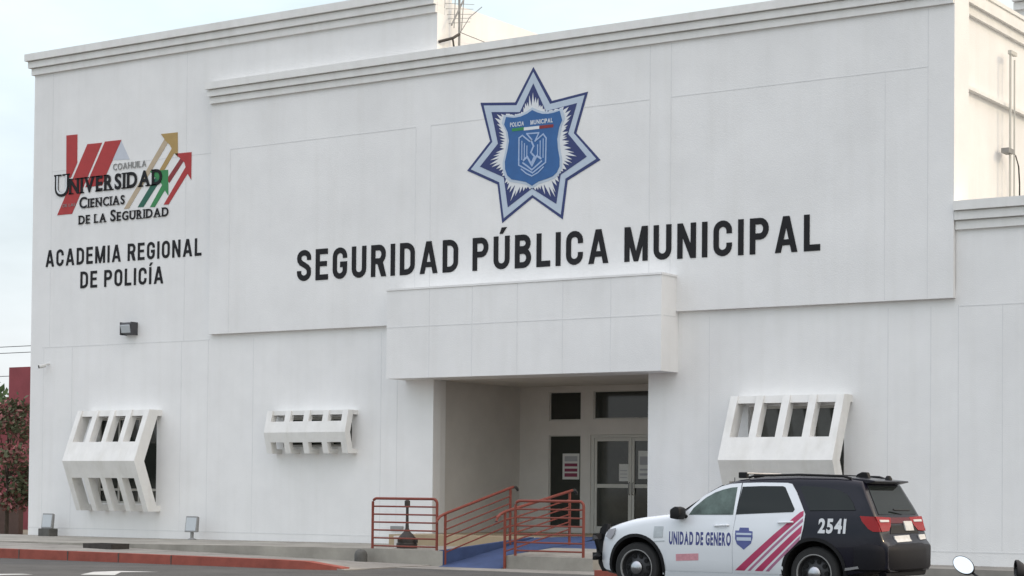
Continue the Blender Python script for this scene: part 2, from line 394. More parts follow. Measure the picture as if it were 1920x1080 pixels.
def make_panel():
    mb = MB(); mb.box(6.66, 26.575, PY, 0.0-.002, 5.24, 11.6)
    xs = (7.33, 13.2, 13.64, 19.59, 20.12, 25.11, 26.03)
    for x in xs: seam_v(mb, x, 5.26, 11.1 if x in (19.59, 20.12, 26.03) else 9.92, PY)
    for a, b in ((7.33, 13.2), (13.64, 19.59), (20.12, 26.03)): seam_h(mb, 9.92, a, b, PY)
    return mb.build('raised_panel', [M_WALL, M_SEAM], bld)
make_panel()
def cornice(x0, x1, z0, z1, y, d, steps=3, ext=0.0, m=M_TRIM):
    mb = MB(); h = (z1-z0)/steps; d0 = d/steps
    for i in range(steps):
        mb.box(x0-ext*(i+1)/steps, x1, y-d0*(i+1), y+.3-.01*i, z0+h*i+(.0 if i else 0), z0+h*(i+1)-(.022 if i < steps-1 else 0))
        if i < steps-1: mb.box(x0-ext*(i+.5)/steps, x1-.004, y-d0*(i+.55), y+.28, z0+h*(i+1)-.022, z0+h*(i+1))
    return mb.build('cornice', m, bld)
cornice(6.66, 26.575, 11.13, 11.66, PY, .20, 3, .06)
cornice(0.0, 13.695, 12.62, 13.19, 0, .22, 3, .2)
cornice(26.59, 33.99, 6.60, 7.16, 0, .20, 3)
def side_cornice():
    mb = MB()
    for z0, z1, d in ((11.14, 11.34, .085), (11.34, 11.56, .165), (11.56, 11.62, .13), (11.62, 11.70, .165), (9.585, 9.66, .12)):
        mb.box(26.402, 26.40+d, .662, 24, z0+.001, z1-.001)
    return mb.build('cornice', M_TRIM, bld)
side_cornice()
def make_roofs():
    mb = MB()
    mb.box(13.6, 26.39, .3, 23.9, 10.7, 10.8); mb.box(.1, 13.38, .3, 23.9, 12.6, 12.7); mb.box(26.47, 34, .3, 24, 6.75, 6.85)
    return mb.build('roof', M_ROOF, bld)
make_roofs()
def rear_block():
    mb = MB(); mb.box(22.3, 44, 15.2, 26, 10, 15.3); mb.box(22.3, 44, 15.08, 15.2, 14.70, 14.9); mb.box(22.3, 44, 14.95, 15.2, 14.92, 15.14); mb.box(22.3, 44, 14.85, 15.2, 15.16, 15.4)
    return mb.build('rear_block', M_TRIM, bld)
rear_block()
def make_canopy():
    mb = MB(); x0, x1, y0 = 12.87, 20.27, -.75
    mb.box(x0, x1, y0, -.001, 3.92, 5.985); mb.box(x0-.02, x1+.02, y0-.02, -.001, 5.985, 6.03)
    for x in (14.11, 15.32, 16.56, 17.77, 19.01): seam_v(mb, x, 3.93, 5.98, y0, .009)
    seam_h(mb, 5.12, x0, x1, y0, .010)
    mb.box(x1-.001, x1+.004, y0+.1, -.13, 5.11, 5.13, 1)
    return mb.build('entrance_canopy', [M_WALL, M_SEAM], bld)
make_canopy()
BY = 3.9
def make_recess():
    mb = MB()
    holes = [(14.42,15.36,.42,2.72), (14.42,15.36,3.08,3.80), (15.72,18.9,3.10,3.80), (15.64,17.98,.302,2.72)]
    wall_holes(mb, 13.2, 19.8, .30, 4.0, BY, BY+.14, holes)
    mb.add([(13.55,.58,.3),(13.55,BY,.3),(13.55,BY,4.0),(13.55,.58,4.0)], [(0,1,2,3)])
    mb.add([(13.55,.58,.3),(XL,.581,.3),(XL,.581,4.0),(13.55,.58,4.0)], [(0,1,2,3)])
    mb.add([(XR,.3,.3),(XR,BY,.3),(XR,BY,4.0),(XR,.3,4.0)], [(0,1,2,3)])
    mb.add([(13.2,.0,3.93),(19.9,.0,3.93),(19.9,BY,3.93),(13.2,BY,3.93)], [(0,1,2,3)])
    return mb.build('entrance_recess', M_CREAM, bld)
make_recess()
def glazed(name, x0, x1, z0, z1, fw=.05, mid=None):
    f = MB(); y0, y1 = BY+.03, BY+.10
    f.box(x0, x0+fw, y0, y1, z0, z1); f.box(x1-fw, x1, y0, y1, z0, z1); f.box(x0+fw, x1-fw, y0+.002, y1, z0, z0+fw); f.box(x0+fw, x1-fw, y0+.002, y1, z1-fw, z1)
    o = f.build(name, M_FRAME, bld)
    MB().box(x0+fw-.01, x1-fw+.01, y0+.03, y0+.045, z0+fw-.01, z1-fw+.01).build('pane', M_GLASS, o)
    return o
glazed('window', 14.42, 15.36, .42, 2.72, .03)
glazed('window', 14.42, 15.36, 3.08, 3.80, .03)
glazed('window', 15.72, 18.9, 3.10, 3.80, .03)
def make_door():
    y0, y1 = BY+.02, BY+.10
    fr = MB(); fr.box(15.642, 15.74, y0, y1+.02, .30, 2.715); fr.box(15.74, 17.9, y0, y1+.02, 2.64, 2.715); fr.box(17.9, 17.978, y0, y1+.02, .30, 2.715)
    d = fr.build('door_frame', M_FRAME, bld)
    for a, b in ((15.745, 16.80), (16.81, 17.895)):
        m = MB(); s = .09
        m.box(a, a+s-.02, y0+.01, y1, .31, 2.635); m.box(b-s, b, y0+.01, y1, .31, 2.635); m.box(a+s-.02, b-s, y0+.012, y1, 2.56, 2.635)
        m.box(a+s-.02, b-s, y0+.012, y1, 1.42, 1.51); m.box(a+s-.02, b-s, y0+.012, y1, .31, .47)
        leaf = m.build('door', M_FRAME, bld)
        for z0, z1 in ((.46, 1.43), (1.50, 2.57)): MB().box(a+s-.03, b-s+.01, y0+.035, y0+.05, z0, z1).build('pane', M_GLASS3, leaf)
        hx = b-s/2 if a < 16 else a+s/2
        MB().tube([(hx, y0-.0, 1.25), (hx, y0-.05, 1.27), (hx, y0-.05, 1.53), (hx, y0-.0, 1.55)], .012).build('handle', M_GALV, leaf)
make_door()
# ---- the three windows behind folded concrete sunshades
def hooded(key, X0, X1, zt, zr, zb, D, bu, bl, fw, t, lip, nf=5):
    hx0, hx1, hz0, hz1 = WIN[key]
    f = MB(); s = .05; ya, yb = .12, .20
    f.box(hx0, hx0+s, ya, yb, hz0, hz1); f.box(hx1-s, hx1, ya, yb, hz0, hz1); f.box(hx0+s, hx1-s, ya, yb, hz0, hz0+s); f.box(hx0+s, hx1-s, ya, yb, hz1-s, hz1)
    bz = hz0+.36 if hz1-hz0 > 1 else None
    if bz: f.box(hx0+s, hx1-s, ya+.003, yb, bz-.03, bz+.03)
    for k in (1, 2):
        x = hx0+(hx1-hx0)*k/3; f.box(x-.025, x+.025, ya+.005, yb-.004, hz0+s, (bz-.03) if bz else hz1-s)
        if bz: f.box(x-.025, x+.025, ya+.005, yb-.004, bz+.03, hz1-s)
    o = f.build('window', M_FRAME, bld)
    MB().box(hx0+.02, hx1-.02, .165, .18, hz0+.02, hz1-.02).build('pane', M_GLASS2 if key == 'c' else M_GLASS, o)
    # sunshade: a folded band and two wall slabs joined by bent fins
    def yo(z): return -(lip+(D-lip)*((zt-z)/(zt-zr) if z >= zr else (z-zb)/(zr-zb)))
    zu, zl = zr+bu, zr-bl; cap = .16 if D > .7 else .11
    band = MB(); e = .004
    band.prism([(yo(zu), zu), (yo(zr), zr), (yo(zl), zl), (yo(zl)+t*.8, zl), (yo(zr)+t*.85, zr), (yo(zu)+t*.8, zu)], 'x', X0+.006, X1-.006)
    band.prism([(-.002, zt-e), (yo(zt-e)+.03, zt-e), (yo(zt-cap)+.05, zt-cap), (-.002, zt-cap)], 'x', X0+.006, X1-.006)
    b = band.build('sunshade', M_SHADE, bld)
    for i in range(nf):
        c = X0+fw/2+(X1-X0-fw)*i/(nf-1)
        tk = t if i in (0, nf-1) else t*.66
        def yi(z): return min(yo(z)+tk, -.03)
        P = [(0, zt), (yo(zt), zt), (yo(zr)-.003, zr), (yo(zb), zb), (0, zb), (0, zb+cap), (yi(zb+cap), zb+cap), (yo(zr)+tk, zr), (yi(zt-cap), zt-cap), (0, zt-cap)]
        m = MB()
        for q in ((0, 1, 8, 9), (1, 2, 7, 8), (2, 3, 6, 7), (3, 4, 5, 6)): m.prism([P[k] for k in q], 'x', c-fw/2, c+fw/2)
        m.build('fin', M_SHADE, b, weld=False)
hooded('a', 2.33, 4.95, 3.34, 2.0, .70, .98, .50, .44, .17, .36, .45)
hooded('b', 8.88, 11.44, 3.24, 2.70, 2.19, .49, .27, .24, .17, .20, .36)
hooded('c', 21.76, 24.36, 3.36, 2.0, .70, .95, .48, .44, .17, .36, .38)

# ------------------------------------------------------------------ lettering
def text_mesh(ch, bold=0.0):
    cu = bpy.data.curves.new('t', 'FONT'); cu.body = ch; cu.size = 1; cu.offset = bold; cu.resolution_u = 5
    o = bpy.data.objects.new('t', cu); COL.objects.link(o)
    dg = bpy.context.evaluated_depsgraph_get(); me = bpy.data.meshes.new_from_object(o.evaluated_get(dg))
    vs = [(v.co.x, v.co.y) for v in me.vertices]; fs = [tuple(p.vertices) for p in me.polygons]
    bpy.data.objects.remove(o); bpy.data.curves.remove(cu); bpy.data.meshes.remove(me)
    return vs, fs
TCACHE = {}
def glyph(ch, bold):
    if (ch, bold) not in TCACHE: TCACHE[(ch, bold)] = text_mesh(ch, bold)
    if ch == 'M' and bold > .015 and (ch, bold, 1) not in TCACHE:       # the bold M is drawn by hand
        hy = [p[1] for p in glyph('H', bold)[0]]; a, b = min(hy), max(hy); h = b-a; w = h*1.0; k = h*.20
        P = [(0,0),(k,0),(k,h*.72),(w/2-k*.42,0),(w/2+k*.42,0),(w-k,h*.72),(w-k,0),(w,0),(w,h),(w-k*1.35,h),(w/2,h*.30),(k*1.35,h),(0,h)]
        TCACHE[(ch, bold)] = ([(x, y+a) for x, y in P], [(0,1,2,11,12),(2,3,10,11),(3,4,10),(4,5,9,10),(5,6,7,8,9)]); TCACHE[(ch, bold, 1)] = 1
    return TCACHE[(ch, bold)]
SERIF = {'U': 't0 t1', 'N': 't0 t1 b0', 'I': 'tm bm', 'V': 't0 t1', 'E': 't0 b0', 'R': 't0 b0 b1', 'D': 't0 b0', 'A': 'b0 b1', 'L': 't0 b0', 'C': '', 'S': '', 'G': '', 'H': 't0 t1 b0 b1', 'O': ''}
def layout(text, x0, x1, z0, h, bold, gap=.10, space=.34, slope=0.0, serif=False, sizes=None):
    """2-D letters as (char, verts, faces) in wall coordinates: caps of height h from x0 to x1"""
    ref = glyph('H', bold)[0]; rb = min(p[1] for p in ref); rh = max(p[1] for p in ref)-rb
    items = []; x = 0
    for i, ch in enumerate(text):
        if ch == ' ': x += space; continue
        vs, fs = glyph(ch, bold); a = min(p[0] for p in vs); b = max(p[0] for p in vs); k = sizes[i] if sizes else 1.0
        vv = [((p[0]-a)*k+x, (p[1]-rb)/rh*k) for p in vs]; ff = list(fs)
        if serif:
            w = (b-a)*k
            for s in SERIF.get(ch, '').split():
                cx = x+{'0': .10 if ch != 'A' else .04, '1': .90 if ch not in 'A' else .96, 'm': .5}[s[1]]*w
                lo, hi = (k*.93, k) if s[0] == 't' else (0, .07*k)
                o = len(vv); sw = .17*k; cx2 = min(max(cx, x+sw*.75), x+w-sw*.75) if ch != 'I' else cx
                vv += [(cx2-sw, lo), (cx2+sw, lo), (cx2+sw, hi), (cx2-sw, hi)]; ff.append((o, o+1, o+2, o+3))
        items.append((ch, vv, ff)); x += (b-a)*k+gap
    W = x-gap; out = []
    for ch, vv, ff in items:
        out.append((ch, [(x0+p[0]/W*(x1-x0), z0+slope*p[0]/W+p[1]*h) for p in vv], ff))
    return out
def flat_letter(vs, fs, y, th, mi=0, mb=None):
    """letter plate: front face at y-th, sides back to y"""
    mb = mb or MB()
    n = len(vs); A = [(p[0], y-th, p[1]) for p in vs]; B = [(p[0], y, p[1]) for p in vs]
    mb.add(A+B, [f for f in fs], mi)
    cnt = {}
    for f in fs:
        for a, b in zip(f, f[1:]+f[:1]): cnt[tuple(sorted((a, b)))] = cnt.get(tuple(sorted((a, b))), 0)+1
    o = len(mb.v)-2*n
    for (a, b), c in cnt.items():
        if c == 1: mb.f.append((a+o, b+o, b+o+n, a+o+n)); mb.m.append(mi)
    return mb
def ribbon(pts, hw, closed=False):
    P = [Vector(p) for p in pts]; n = len(P); A = []; B = []
    for i in range(n):
        d0 = (P[i]-P[i-1]) if (i > 0 or closed) else (P[1]-P[0]); d1 = (P[(i+1) % n]-P[i]) if (i < n-1 or closed) else (P[-1]-P[-2])
        d0.normalize(); d1.normalize(); n0 = Vector((-d0.y, d0.x)); n1 = Vector((-d1.y, d1.x)); mm = (n0+n1)
        mm = mm.normalized() if mm.length > 1e-6 else n0; k = hw/max(.5, mm.dot(n0)); A.append(P[i]+mm*k); B.append(P[i]-mm*k)
    vs = [tuple(p) for p in A]+[tuple(p) for p in B]
    return vs, [(i, (i+1) % n, n+(i+1) % n, n+i) for i in range(n if closed else n-1)]
def quad(*p): return list(p), [tuple(range(len(p)))]
def block_letter(ch, h):
    """strokes of a bold condensed capital of height 1, stroke half width h; returns width and strokes"""
    w = {'I': 2*h, 'M': .80, 'A': .70, 'N': .62, 'L': .50, 'E': .53, 'Í': 2*h}.get(ch, .60)
    l, r, b, t, c = h, w-h, h, 1-h, w/2
    def arc(cy, ry, a0, a1, cx=None, rx=None, n=9):
        cx = c if cx is None else cx; rx = (r-l)/2 if rx is None else rx
        return [(cx+rx*math.cos(R(a0+(a1-a0)*k/n)), cy+ry*math.sin(R(a0+(a1-a0)*k/n))) for k in range(n+1)]
    u = .29; ry = u-b; rb = lambda p, cl=False: ribbon(p, h, cl)
    S = []
    if ch in 'IÍ': S = [rb([(l, 0), (l, 1)])]
    elif ch == 'L': S = [rb([(l, 1), (l, b), (w, b)])]
    elif ch == 'E': S = [rb([(w*.97, t), (l, t), (l, b), (w, b)]), ribbon([(l, .52), (w*.90, .52)], h*.92)]
    elif ch in 'UÚ': S = [rb([(l, 1)]+arc(u, ry, 180, 360)+[(r, 1)])]
    elif ch == 'C': S = [rb([(r, .63)]+arc(1-u, ry, 0, 180)+arc(u, ry, 180, 360)+[(r, .37)])]
    elif ch == 'G': S = [rb([(r, .66)]+arc(1-u, ry, 0, 180)+arc(u, ry, 180, 360)+[(r, .46), (w*.52, .46)])]
    elif ch == 'O': S = [rb(arc(1-u, ry, 0, 180)+arc(u, ry, 180, 360), True)]
    elif ch == 'S': S = [rb([(r, .67)]+arc(.745, t-.745, 0, 180)+[(l+.015, .66), (l+.08, .585), (c, .52), (r-.08, .445), (r-.01, .37)]+arc(.265, .265-b, 0, -180)+[(l, .33)])]
    elif ch == 'D': S = [rb([(l, b), (l, t)]+arc(1-.32, .32-h, 90, 0, w*.42, r-w*.42)+arc(.32, .32-h, 0, -90, w*.42, r-w*.42), True)]
    elif ch in 'PR':
        S = [rb([(l, 0), (l, 1)]), rb([(h*1.5, t)]+arc(.70, t-.70, 90, -90, w*.55, r-w*.55)+[(h*1.5, .70-(t-.70))])]
        if ch == 'R': S.append(quad((w*.40, .46), (w*.78, .50), (w*1.04, 0), (w*.70, 0)))
    elif ch == 'B': S = [rb([(l, 0), (l, 1)]), rb([(h*1.5, t)]+arc(.74, t-.74, 90, -90, w*.52, r-w*.56)+[(h*1.5, .74-(t-.74))]), rb([(h*1.5, .60-b)]+arc(.30, .30-b, 90, -90, w*.52, r-w*.52)+[(h*1.5, b)])]
    elif ch == 'N': S = [rb([(l, 0), (l, 1)]), rb([(r, 0), (r, 1)]), quad((.0, 1), (2*h*1.02, 1), (w, 0), (w-2*h*1.02, 0))]
    elif ch == 'M': S = [rb([(l, 0), (l, 1)]), rb([(r, 0), (r, 1)]), quad((.0, 1), (2.3*h, 1), (c+h*.85, 0), (c-h*.85, 0)), quad((w, 1), (w-2.3*h, 1), (c-h*.85, 0), (c+h*.85, 0))]
    elif ch == 'A': S = [quad((0, 0), (2*h*1.04, 0), (c+h*.85, 1), (c-h*1.15, 1)), quad((w, 0), (w-2*h*1.04, 0), (c-h*.85, 1), (c+h*1.15, 1)), quad((w*.22, .20), (w*.78, .20), (w*.72, .36), (w*.28, .36))]
    if ch in 'ÚÍ': S.append(quad((c-.08, 1.07), (c+.04, 1.07), (c+.19, 1.26), (c+.0, 1.26)))
    return w, S
def sign(name, label, lines, y, th=.03, m=M_BLACK, cat='lettering'):
    t = thing(name, label, cat, (lines[0][1], y, lines[0][3]))
    for text, x0, x1, z0, hgt, hw, gap, slope in lines:
        x = 0; items = []
        for ch in text:
            if ch == ' ': x += .36; continue
            w, S = block_letter(ch, hw); items.append((x, S)); x += w+gap
        k = (x1-x0)/(x-gap)
        for px, S in items:
            mb = MB()
            for i, (vs, fs) in enumerate(S):
                flat_letter([(x0+(px+p[0])*k, z0+slope*(px*k)/(x1-x0)+p[1]*hgt) for p in vs], fs, y-.001, th+.0007*i, 0, mb)
            mb.build('letter', m, t, off=t.location)
    return t
sign('wall_lettering', 'large black capitals SEGURIDAD PÚBLICA MUNICIPAL on the raised panel above the entrance canopy',
     [('SEGURIDAD PÚBLICA MUNICIPAL', 9.58, 23.68, 6.44, .765, .088, .20, -.085)], PY, .012)
sign('wall_lettering', 'smaller black capitals ACADEMIA REGIONAL DE POLICÍA in two lines below the university logo',
     [('ACADEMIA REGIONAL', .54, 6.27, 7.31, .455, .082, .20, -.02), ('DE POLICÍA', 1.89, 4.94, 6.66, .45, .082, .20, -.02)], 0, .012)

def poly_plate(mb, pts, y, th, mi):
    """concave outline plate in the wall plane, tessellated"""
    from mathutils.geometry import tessellate_polygon
    tri = tessellate_polygon([[Vector((p[0], p[1], 0)) for p in pts]])
    return flat_letter(pts, [tuple(t) for t in tri], y, th, mi, mb)
# ---- the seven pointed police star
def make_star():
    t = thing('police_star_emblem', 'seven pointed blue and white police star with a shield in its centre', 'emblem', (16.5, PY, 9.2))
    off = t.location
    star = [(16.52,10.98),(17.03,10.15),(17.99,10.26),(17.69,9.36),(18.33,8.70),(17.47,8.31),(17.35,7.44),(16.53,7.99),(15.70,7.47),(15.56,8.37),(14.70,8.76),(15.34,9.39),(15.06,10.31),(16.03,10.22)]
    inner = [(16.53,10.60),(16.88,9.93),(17.71,10.03),(17.48,9.36),(17.98,8.80),(17.29,8.45),(17.18,7.80),(16.52,8.20),(15.86,7.82),(15.74,8.52),(15.07,8.82),(15.57,9.31),(15.38,10.06),(16.17,9.98)]
    c = (16.53, 9.2)
    mid = [(i[0]+(s[0]-i[0])*.70, i[1]+(s[1]-i[1])*.70) for s, i in zip(star, inner)]
    MBs = MB(); poly_plate(MBs, star, PY-.001, .010, 0); poly_plate(MBs, mid, PY-.001, .016, 1); poly_plate(MBs, inner, PY-.001, .022, 0)
    MBs.build('star', [M_NAVY, M_PALE], t, off=off)
    shield = [(16.52,9.99),(16.65,9.925),(16.80,9.875),(16.95,9.86),(17.10,9.87),(17.26,9.90),(17.33,9.68),(17.25,9.52),(17.20,9.27),(17.22,9.05),(17.27,8.82),(17.27,8.64),(17.20,8.51),(17.09,8.43),(16.90,8.38),(16.70,8.34),(16.53,8.26),
              (16.36,8.36),(16.15,8.41),(15.97,8.45),(15.85,8.55),(15.79,8.70),(15.78,8.87),(15.85,9.13),(15.89,9.34),(15.85,9.55),(15.75,9.73),(15.80,9.90),(16.02,9.86),(16.20,9.87),(16.38,9.92)]
    rays = MB(); rnd = random.Random(3)
    n = 84
    def inside(p, poly):
        r = False
        for i in range(len(poly)):
            a, b = poly[i], poly[i-1]
            if (a[1] > p[1]) != (b[1] > p[1]) and p[0] < (b[0]-a[0])*(p[1]-a[1])/(b[1]-a[1])+a[0]: r = not r
        return r
    for k in range(n):
        a = 2*math.pi*(k+rnd.uniform(-.25, .25))/n; dx, dz = math.cos(a), math.sin(a)
        L = .3
        while inside((c[0]+dx*(L+.02), c[1]+dz*(L+.02)), inner) and L < 2: L += .02
        S = .3
        while inside((c[0]+dx*S, c[1]+dz*S), shield): S += .02
        L2 = S+(L-S)*rnd.uniform(.6, 1.0 if L-S < .3 else .86)
        w = .075*rnd.uniform(.7, 1.1)
        px, pz = -dz*w, dx*w
        rays.prism([(c[0]+dx*(S-.1)+px, c[1]+dz*(S-.1)+pz), (c[0]+dx*(S-.1)-px, c[1]+dz*(S-.1)-pz), (c[0]+dx*(S+.04)-px*.8, c[1]+dz*(S+.04)-pz*.8), (c[0]+dx*L2, c[1]+dz*L2), (c[0]+dx*(S+.04)+px*.8, c[1]+dz*(S+.04)+pz*.8)], 'y', PY-.02, PY-.0265-.00004*k)
    rays.build('rays', M_WHITE, t, off=off)
    sh = MB(); big = [((p[0]-16.53)*1.09+16.53, (p[1]-9.12)*1.07+9.12) for p in shield]
    poly_plate(sh, big, PY-.001, .034, 0); poly_plate(sh, shield, PY-.001, .042, 1)
    so = sh.build('shield', [M_PALE, M_BLUE], t, off=off)
    y = PY-.043
    d = MB()
    d.box(15.97, 16.30, y-.004, y, 9.55, 9.62, 0); d.box(16.30, 16.72, y-.004, y, 9.54, 9.61, 1); d.box(16.72, 17.10, y-.004, y, 9.54, 9.61, 2)
    d.build('flag_stripes', [M_GREEN, M_WHITE, M_DRED], t, off=off)
    e = MB()
    def ln(pl, w=.016):
        for (a, b), (p, q) in zip(pl, pl[1:]):
            nn = Vector((-(q-b), p-a)).normalized()*w; tt = Vector((p-a, q-b)).normalized()*w*.8
            e.prism([(a-nn.x-tt.x, b-nn.y-tt.y), (p-nn.x+tt.x, q-nn.y+tt.y), (p+nn.x+tt.x, q+nn.y+tt.y), (a+nn.x-tt.x, b+nn.y-tt.y)], 'y', y, y-.004-.0002*(len(e.f) % 17))
    ln([(16.26,9.43),(16.46,9.28),(16.52,9.31),(16.38,9.46),(16.71,9.45),(16.61,9.27),(16.83,9.41),(16.91,9.31),(16.90,8.76),(16.55,8.55),(16.17,8.76),(16.17,9.38),(16.26,9.43)])
    for x, a, b in ((16.25, 9.30, 8.88), (16.32, 9.24, 8.86), (16.39, 9.18, 8.95), (16.68, 9.18, 8.95), (16.75, 9.26, 8.86), (16.83, 9.30, 8.88)): ln([(x, a), (x, b)], .012)
    ln([(16.50,9.30),(16.57,9.16),(16.50,9.02),(16.60,8.92),(16.53,8.80)], .02)
    ln([(16.30,8.86),(16.40,8.93),(16.53,8.72),(16.66,8.93),(16.77,8.86)], .022)
    ln([(16.28,8.80),(16.40,8.72),(16.53,8.62),(16.68,8.72),(16.79,8.80)], .018)
    ln([(16.24,8.66),(16.38,8.55),(16.53,8.48),(16.70,8.55),(16.84,8.66)], .014)
    e.build('eagle_crest', M_LINE, t, off=off)
    for s, a, b in (('POLICIA', 15.92, 16.30), ('MUNICIPAL', 16.48, 17.08)):
        for ch, vs, fs in layout(s, a, b, 9.655, .10, .02, .14): flat_letter(vs, fs, y, .004).build('letter', M_WHITE, t, off=off)
make_star()
# ---- university logo
def make_logo():
    t = thing('university_logo', 'university logo of red bars and gold, red and green arrows with serif lettering', 'logo', (3.2, 0, 8.4))
    off = t.location
    b = MB(); y = -.001
    tri = [(3.35,10.51),(3.67,9.99),(3.02,10.03)]
    poly_plate(b, tri, y, .006, 1)
    for p in ([(1.27,10.85),(1.69,10.84),(1.70,10.07),(1.46,9.68),(1.29,9.70)], [(2.08,10.54),(2.63,10.53),(1.53,8.70),(.96,8.70)], [(2.74,10.55),(3.35,10.54),(2.78,9.62),(2.66,9.38),(2.02,9.38)]): poly_plate(b, p, y, .010+.001*len(b.f)/100, 0)
    b.build('red_bars', [M_RED, M_GREY], t, off=off)
    def arrow(shaft1, shaft2, head, m1, m2):
        a = MB(); poly_plate(a, shaft1, y, .008, 0); poly_plate(a, shaft2, y, .009, 1); poly_plate(a, head, y, .012, 1)
        a.build('arrow', [m1, m2], t, off=off)
    arrow([(3.48,8.69),(3.66,8.69),(5.06,10.33),(4.92,10.42)], [(4.70,9.55),(4.88,9.55),(5.36,10.13),(5.26,10.24)], [(4.79,10.56),(5.38,10.55),(5.40,9.91),(5.26,10.03),(5.12,10.24),(4.97,10.36)], M_GOLDP, M_GOLD)
    arrow([(5.02,9.36),(5.11,9.25),(5.66,9.84),(5.55,9.92)], [(4.92,8.70),(5.09,8.69),(5.80,9.50),(5.68,9.62)], [(5.30,10.0),(5.88,9.99),(5.88,9.28),(5.74,9.46),(5.64,9.74),(5.52,9.84)], M_DRED, M_RED)
    arrow([(3.98,8.70),(4.19,8.69),(4.80,9.36),(4.62,9.44)], [(4.43,8.67),(4.60,8.66),(5.0,9.13),(4.88,9.25)], [(4.41,9.62),(5.06,9.60),(5.08,8.93),(4.94,9.09),(4.80,9.30),(4.62,9.42)], M_GREEND, M_GREEN)
    yy = -.014
    for ch, vs, fs in layout('NIVERSIDAD', 1.42, 4.86, 9.23, .42, .028, .12, serif=True): flat_letter(vs, fs, yy, .014).build('letter', M_BLACK, t, off=off)
    for s, x0, x1, z0, h, sz in (('CIENCIAS', 1.82, 3.51, 8.82, .24, [1.25]+[1]*7), ('DE LA SEGURIDAD', 1.80, 5.10, 8.39, .235, [1]*6+[1.3]+[1]*8), ('COAHUILA', 3.07, 4.28, 9.75, .17, None)):
        for ch, vs, fs in layout(s, x0, x1, z0, h, .018 if h > .2 else .004, .14, serif=h > .2, sizes=sz): flat_letter(vs, fs, yy, .012).build('letter', M_BLACK if h > .2 else M_GALV, t, off=off)
    for ch, vs, fs in layout('DE LAS', 1.18, 1.66, 8.90, .08, .0, .12): flat_letter(vs, fs, yy, .008).build('letter', M_GALV, t, off=off)
    u = layout('U', .87, 1.40, 9.20, .60, .03, serif=True)[0]; v = layout('U', .935, 1.335, 9.265, .50, -.012)[0]
    flat_letter(v[1], v[2], yy, .020, 1, flat_letter(u[1], u[2], yy, .014)).build('letter', [M_BLACK, M_WHITE], t, off=off)
make_logo()

# ------------------------------------------------------------------ fixtures on the wall and ground
def wall_lamp():
    t = thing('wall_lamp', 'small dark wall lamp with pale lens under the academy lettering', 'lamp', (3.9, 0, 5.48)); o = t.location
    m = MB(); m.prism([(-.002, 5.33), (-.002, 5.65), (-.22, 5.65), (-.26, 5.60), (-.20, 5.36)], 'x', 3.66, 4.02)
    m.box(4.02, 4.05, -.25, -.002, 5.32, 5.66); m.box(3.63, 3.66, -.25, -.002, 5.32, 5.66)
    m.build('housing', M_DARKFIX, t, off=o, bevel=.01)
    MB().prism([(-.262, 5.585), (-.275, 5.57), (-.225, 5.375), (-.205, 5.375)], 'x', 3.675, 4.005).build('lens', M_LENS, t, off=o)
    return t
wall_lamp()
def security_camera():
    t = thing('security_camera', 'small bullet security camera high on the left corner of the wall', 'camera', (.66, 0, 4.6)); o = t.location
    MB().tube([(.72, 0, 4.66), (.72, -.10, 4.64), (.68, -.14, 4.60)], .025).build('bracket', M_PAPER, t, off=o)
    MB().tube([(.72, -.12, 4.61), (.62, -.26, 4.57)], .05, 12).build('body', M_PAPER, t, off=o, smooth=True)
    MB().tube([(.62, -.26, 4.57), (.608, -.277, 4.565)], .044, 12).build('lens', M_TRIMB, t, off=o)
security_camera()
def floodlight(x, y, label, post):
    t = thing('floodlight', label, 'floodlight', (x, y, 0), 0, 'floodlights at the foot of the wall'); 
    if post: MB().tube([(0,0,0),(0,0,.22)], .045, 10).lathe([(.11,0),(.11,.03),(.05,.05)], (0,0,0)).build('stand', M_GALV, t)
    else: MB().box(-.21,.21,-.16,.16,-.01,.20).build('stand', M_STONE, t, bevel=.015)
    z0 = .20
    m = MB(); m.prism([(-.07,z0),(.03,z0+.01),(.06,z0+.38),(-.01,z0+.41)], 'x', -.20, .20); m.build('housing', M_GALV, t, bevel=.012)
    MB().prism([(-.070,z0+.04),(-.022,z0+.37),(-.018,z0+.37),(-.055,z0+.04)], 'x', -.17, .17).build('lens', M_LENS, t)
floodlight(1.32, -.5, 'square grey floodlight on a concrete block at the left corner of the wall', False)
floodlight(6.54, -.5, 'square grey floodlight on a short post between the two left sunshade windows', True)
def storm_drain():
    t = thing('storm_drain', 'dark storm drain opening in the pavement behind the red kerb', 'drain', (8.6, -5.5, .015)); 
    m = MB(); m.box(-.45,-.4,-.28,.28,-.15,.03); m.box(.4,.45,-.28,.28,-.15,.03); m.box(-.4,.4,-.28,-.22,-.15,.03); m.box(-.4,.4,.22,.28,-.15,.03)
    m.build('drain_frame', M_IRON, t)
    g = MB(); g.box(-.4,.4,-.22,.22,-.15,.0)
    for k in range(7): g.box(-.36+.11*k,-.32+.11*k,-.22,.22,.0,.022)
    g.build('drain_grate', M_LINER, t)
storm_drain()
def bollard():
    x, y = 15.60, TF-.28
    m = MB(); m.lathe([(.0,.31),(.06,.305),(.11,.27),(.135,.2),(.135,.06),(.125,.0),(.12,-.06)], (x,y,-.235), seg=18, axis='z')
    return tag(m.build('stone_bollard', M_STONE, smooth=True), 'small rounded grey stone standing in front of the terrace face', 'bollard')
bollard()
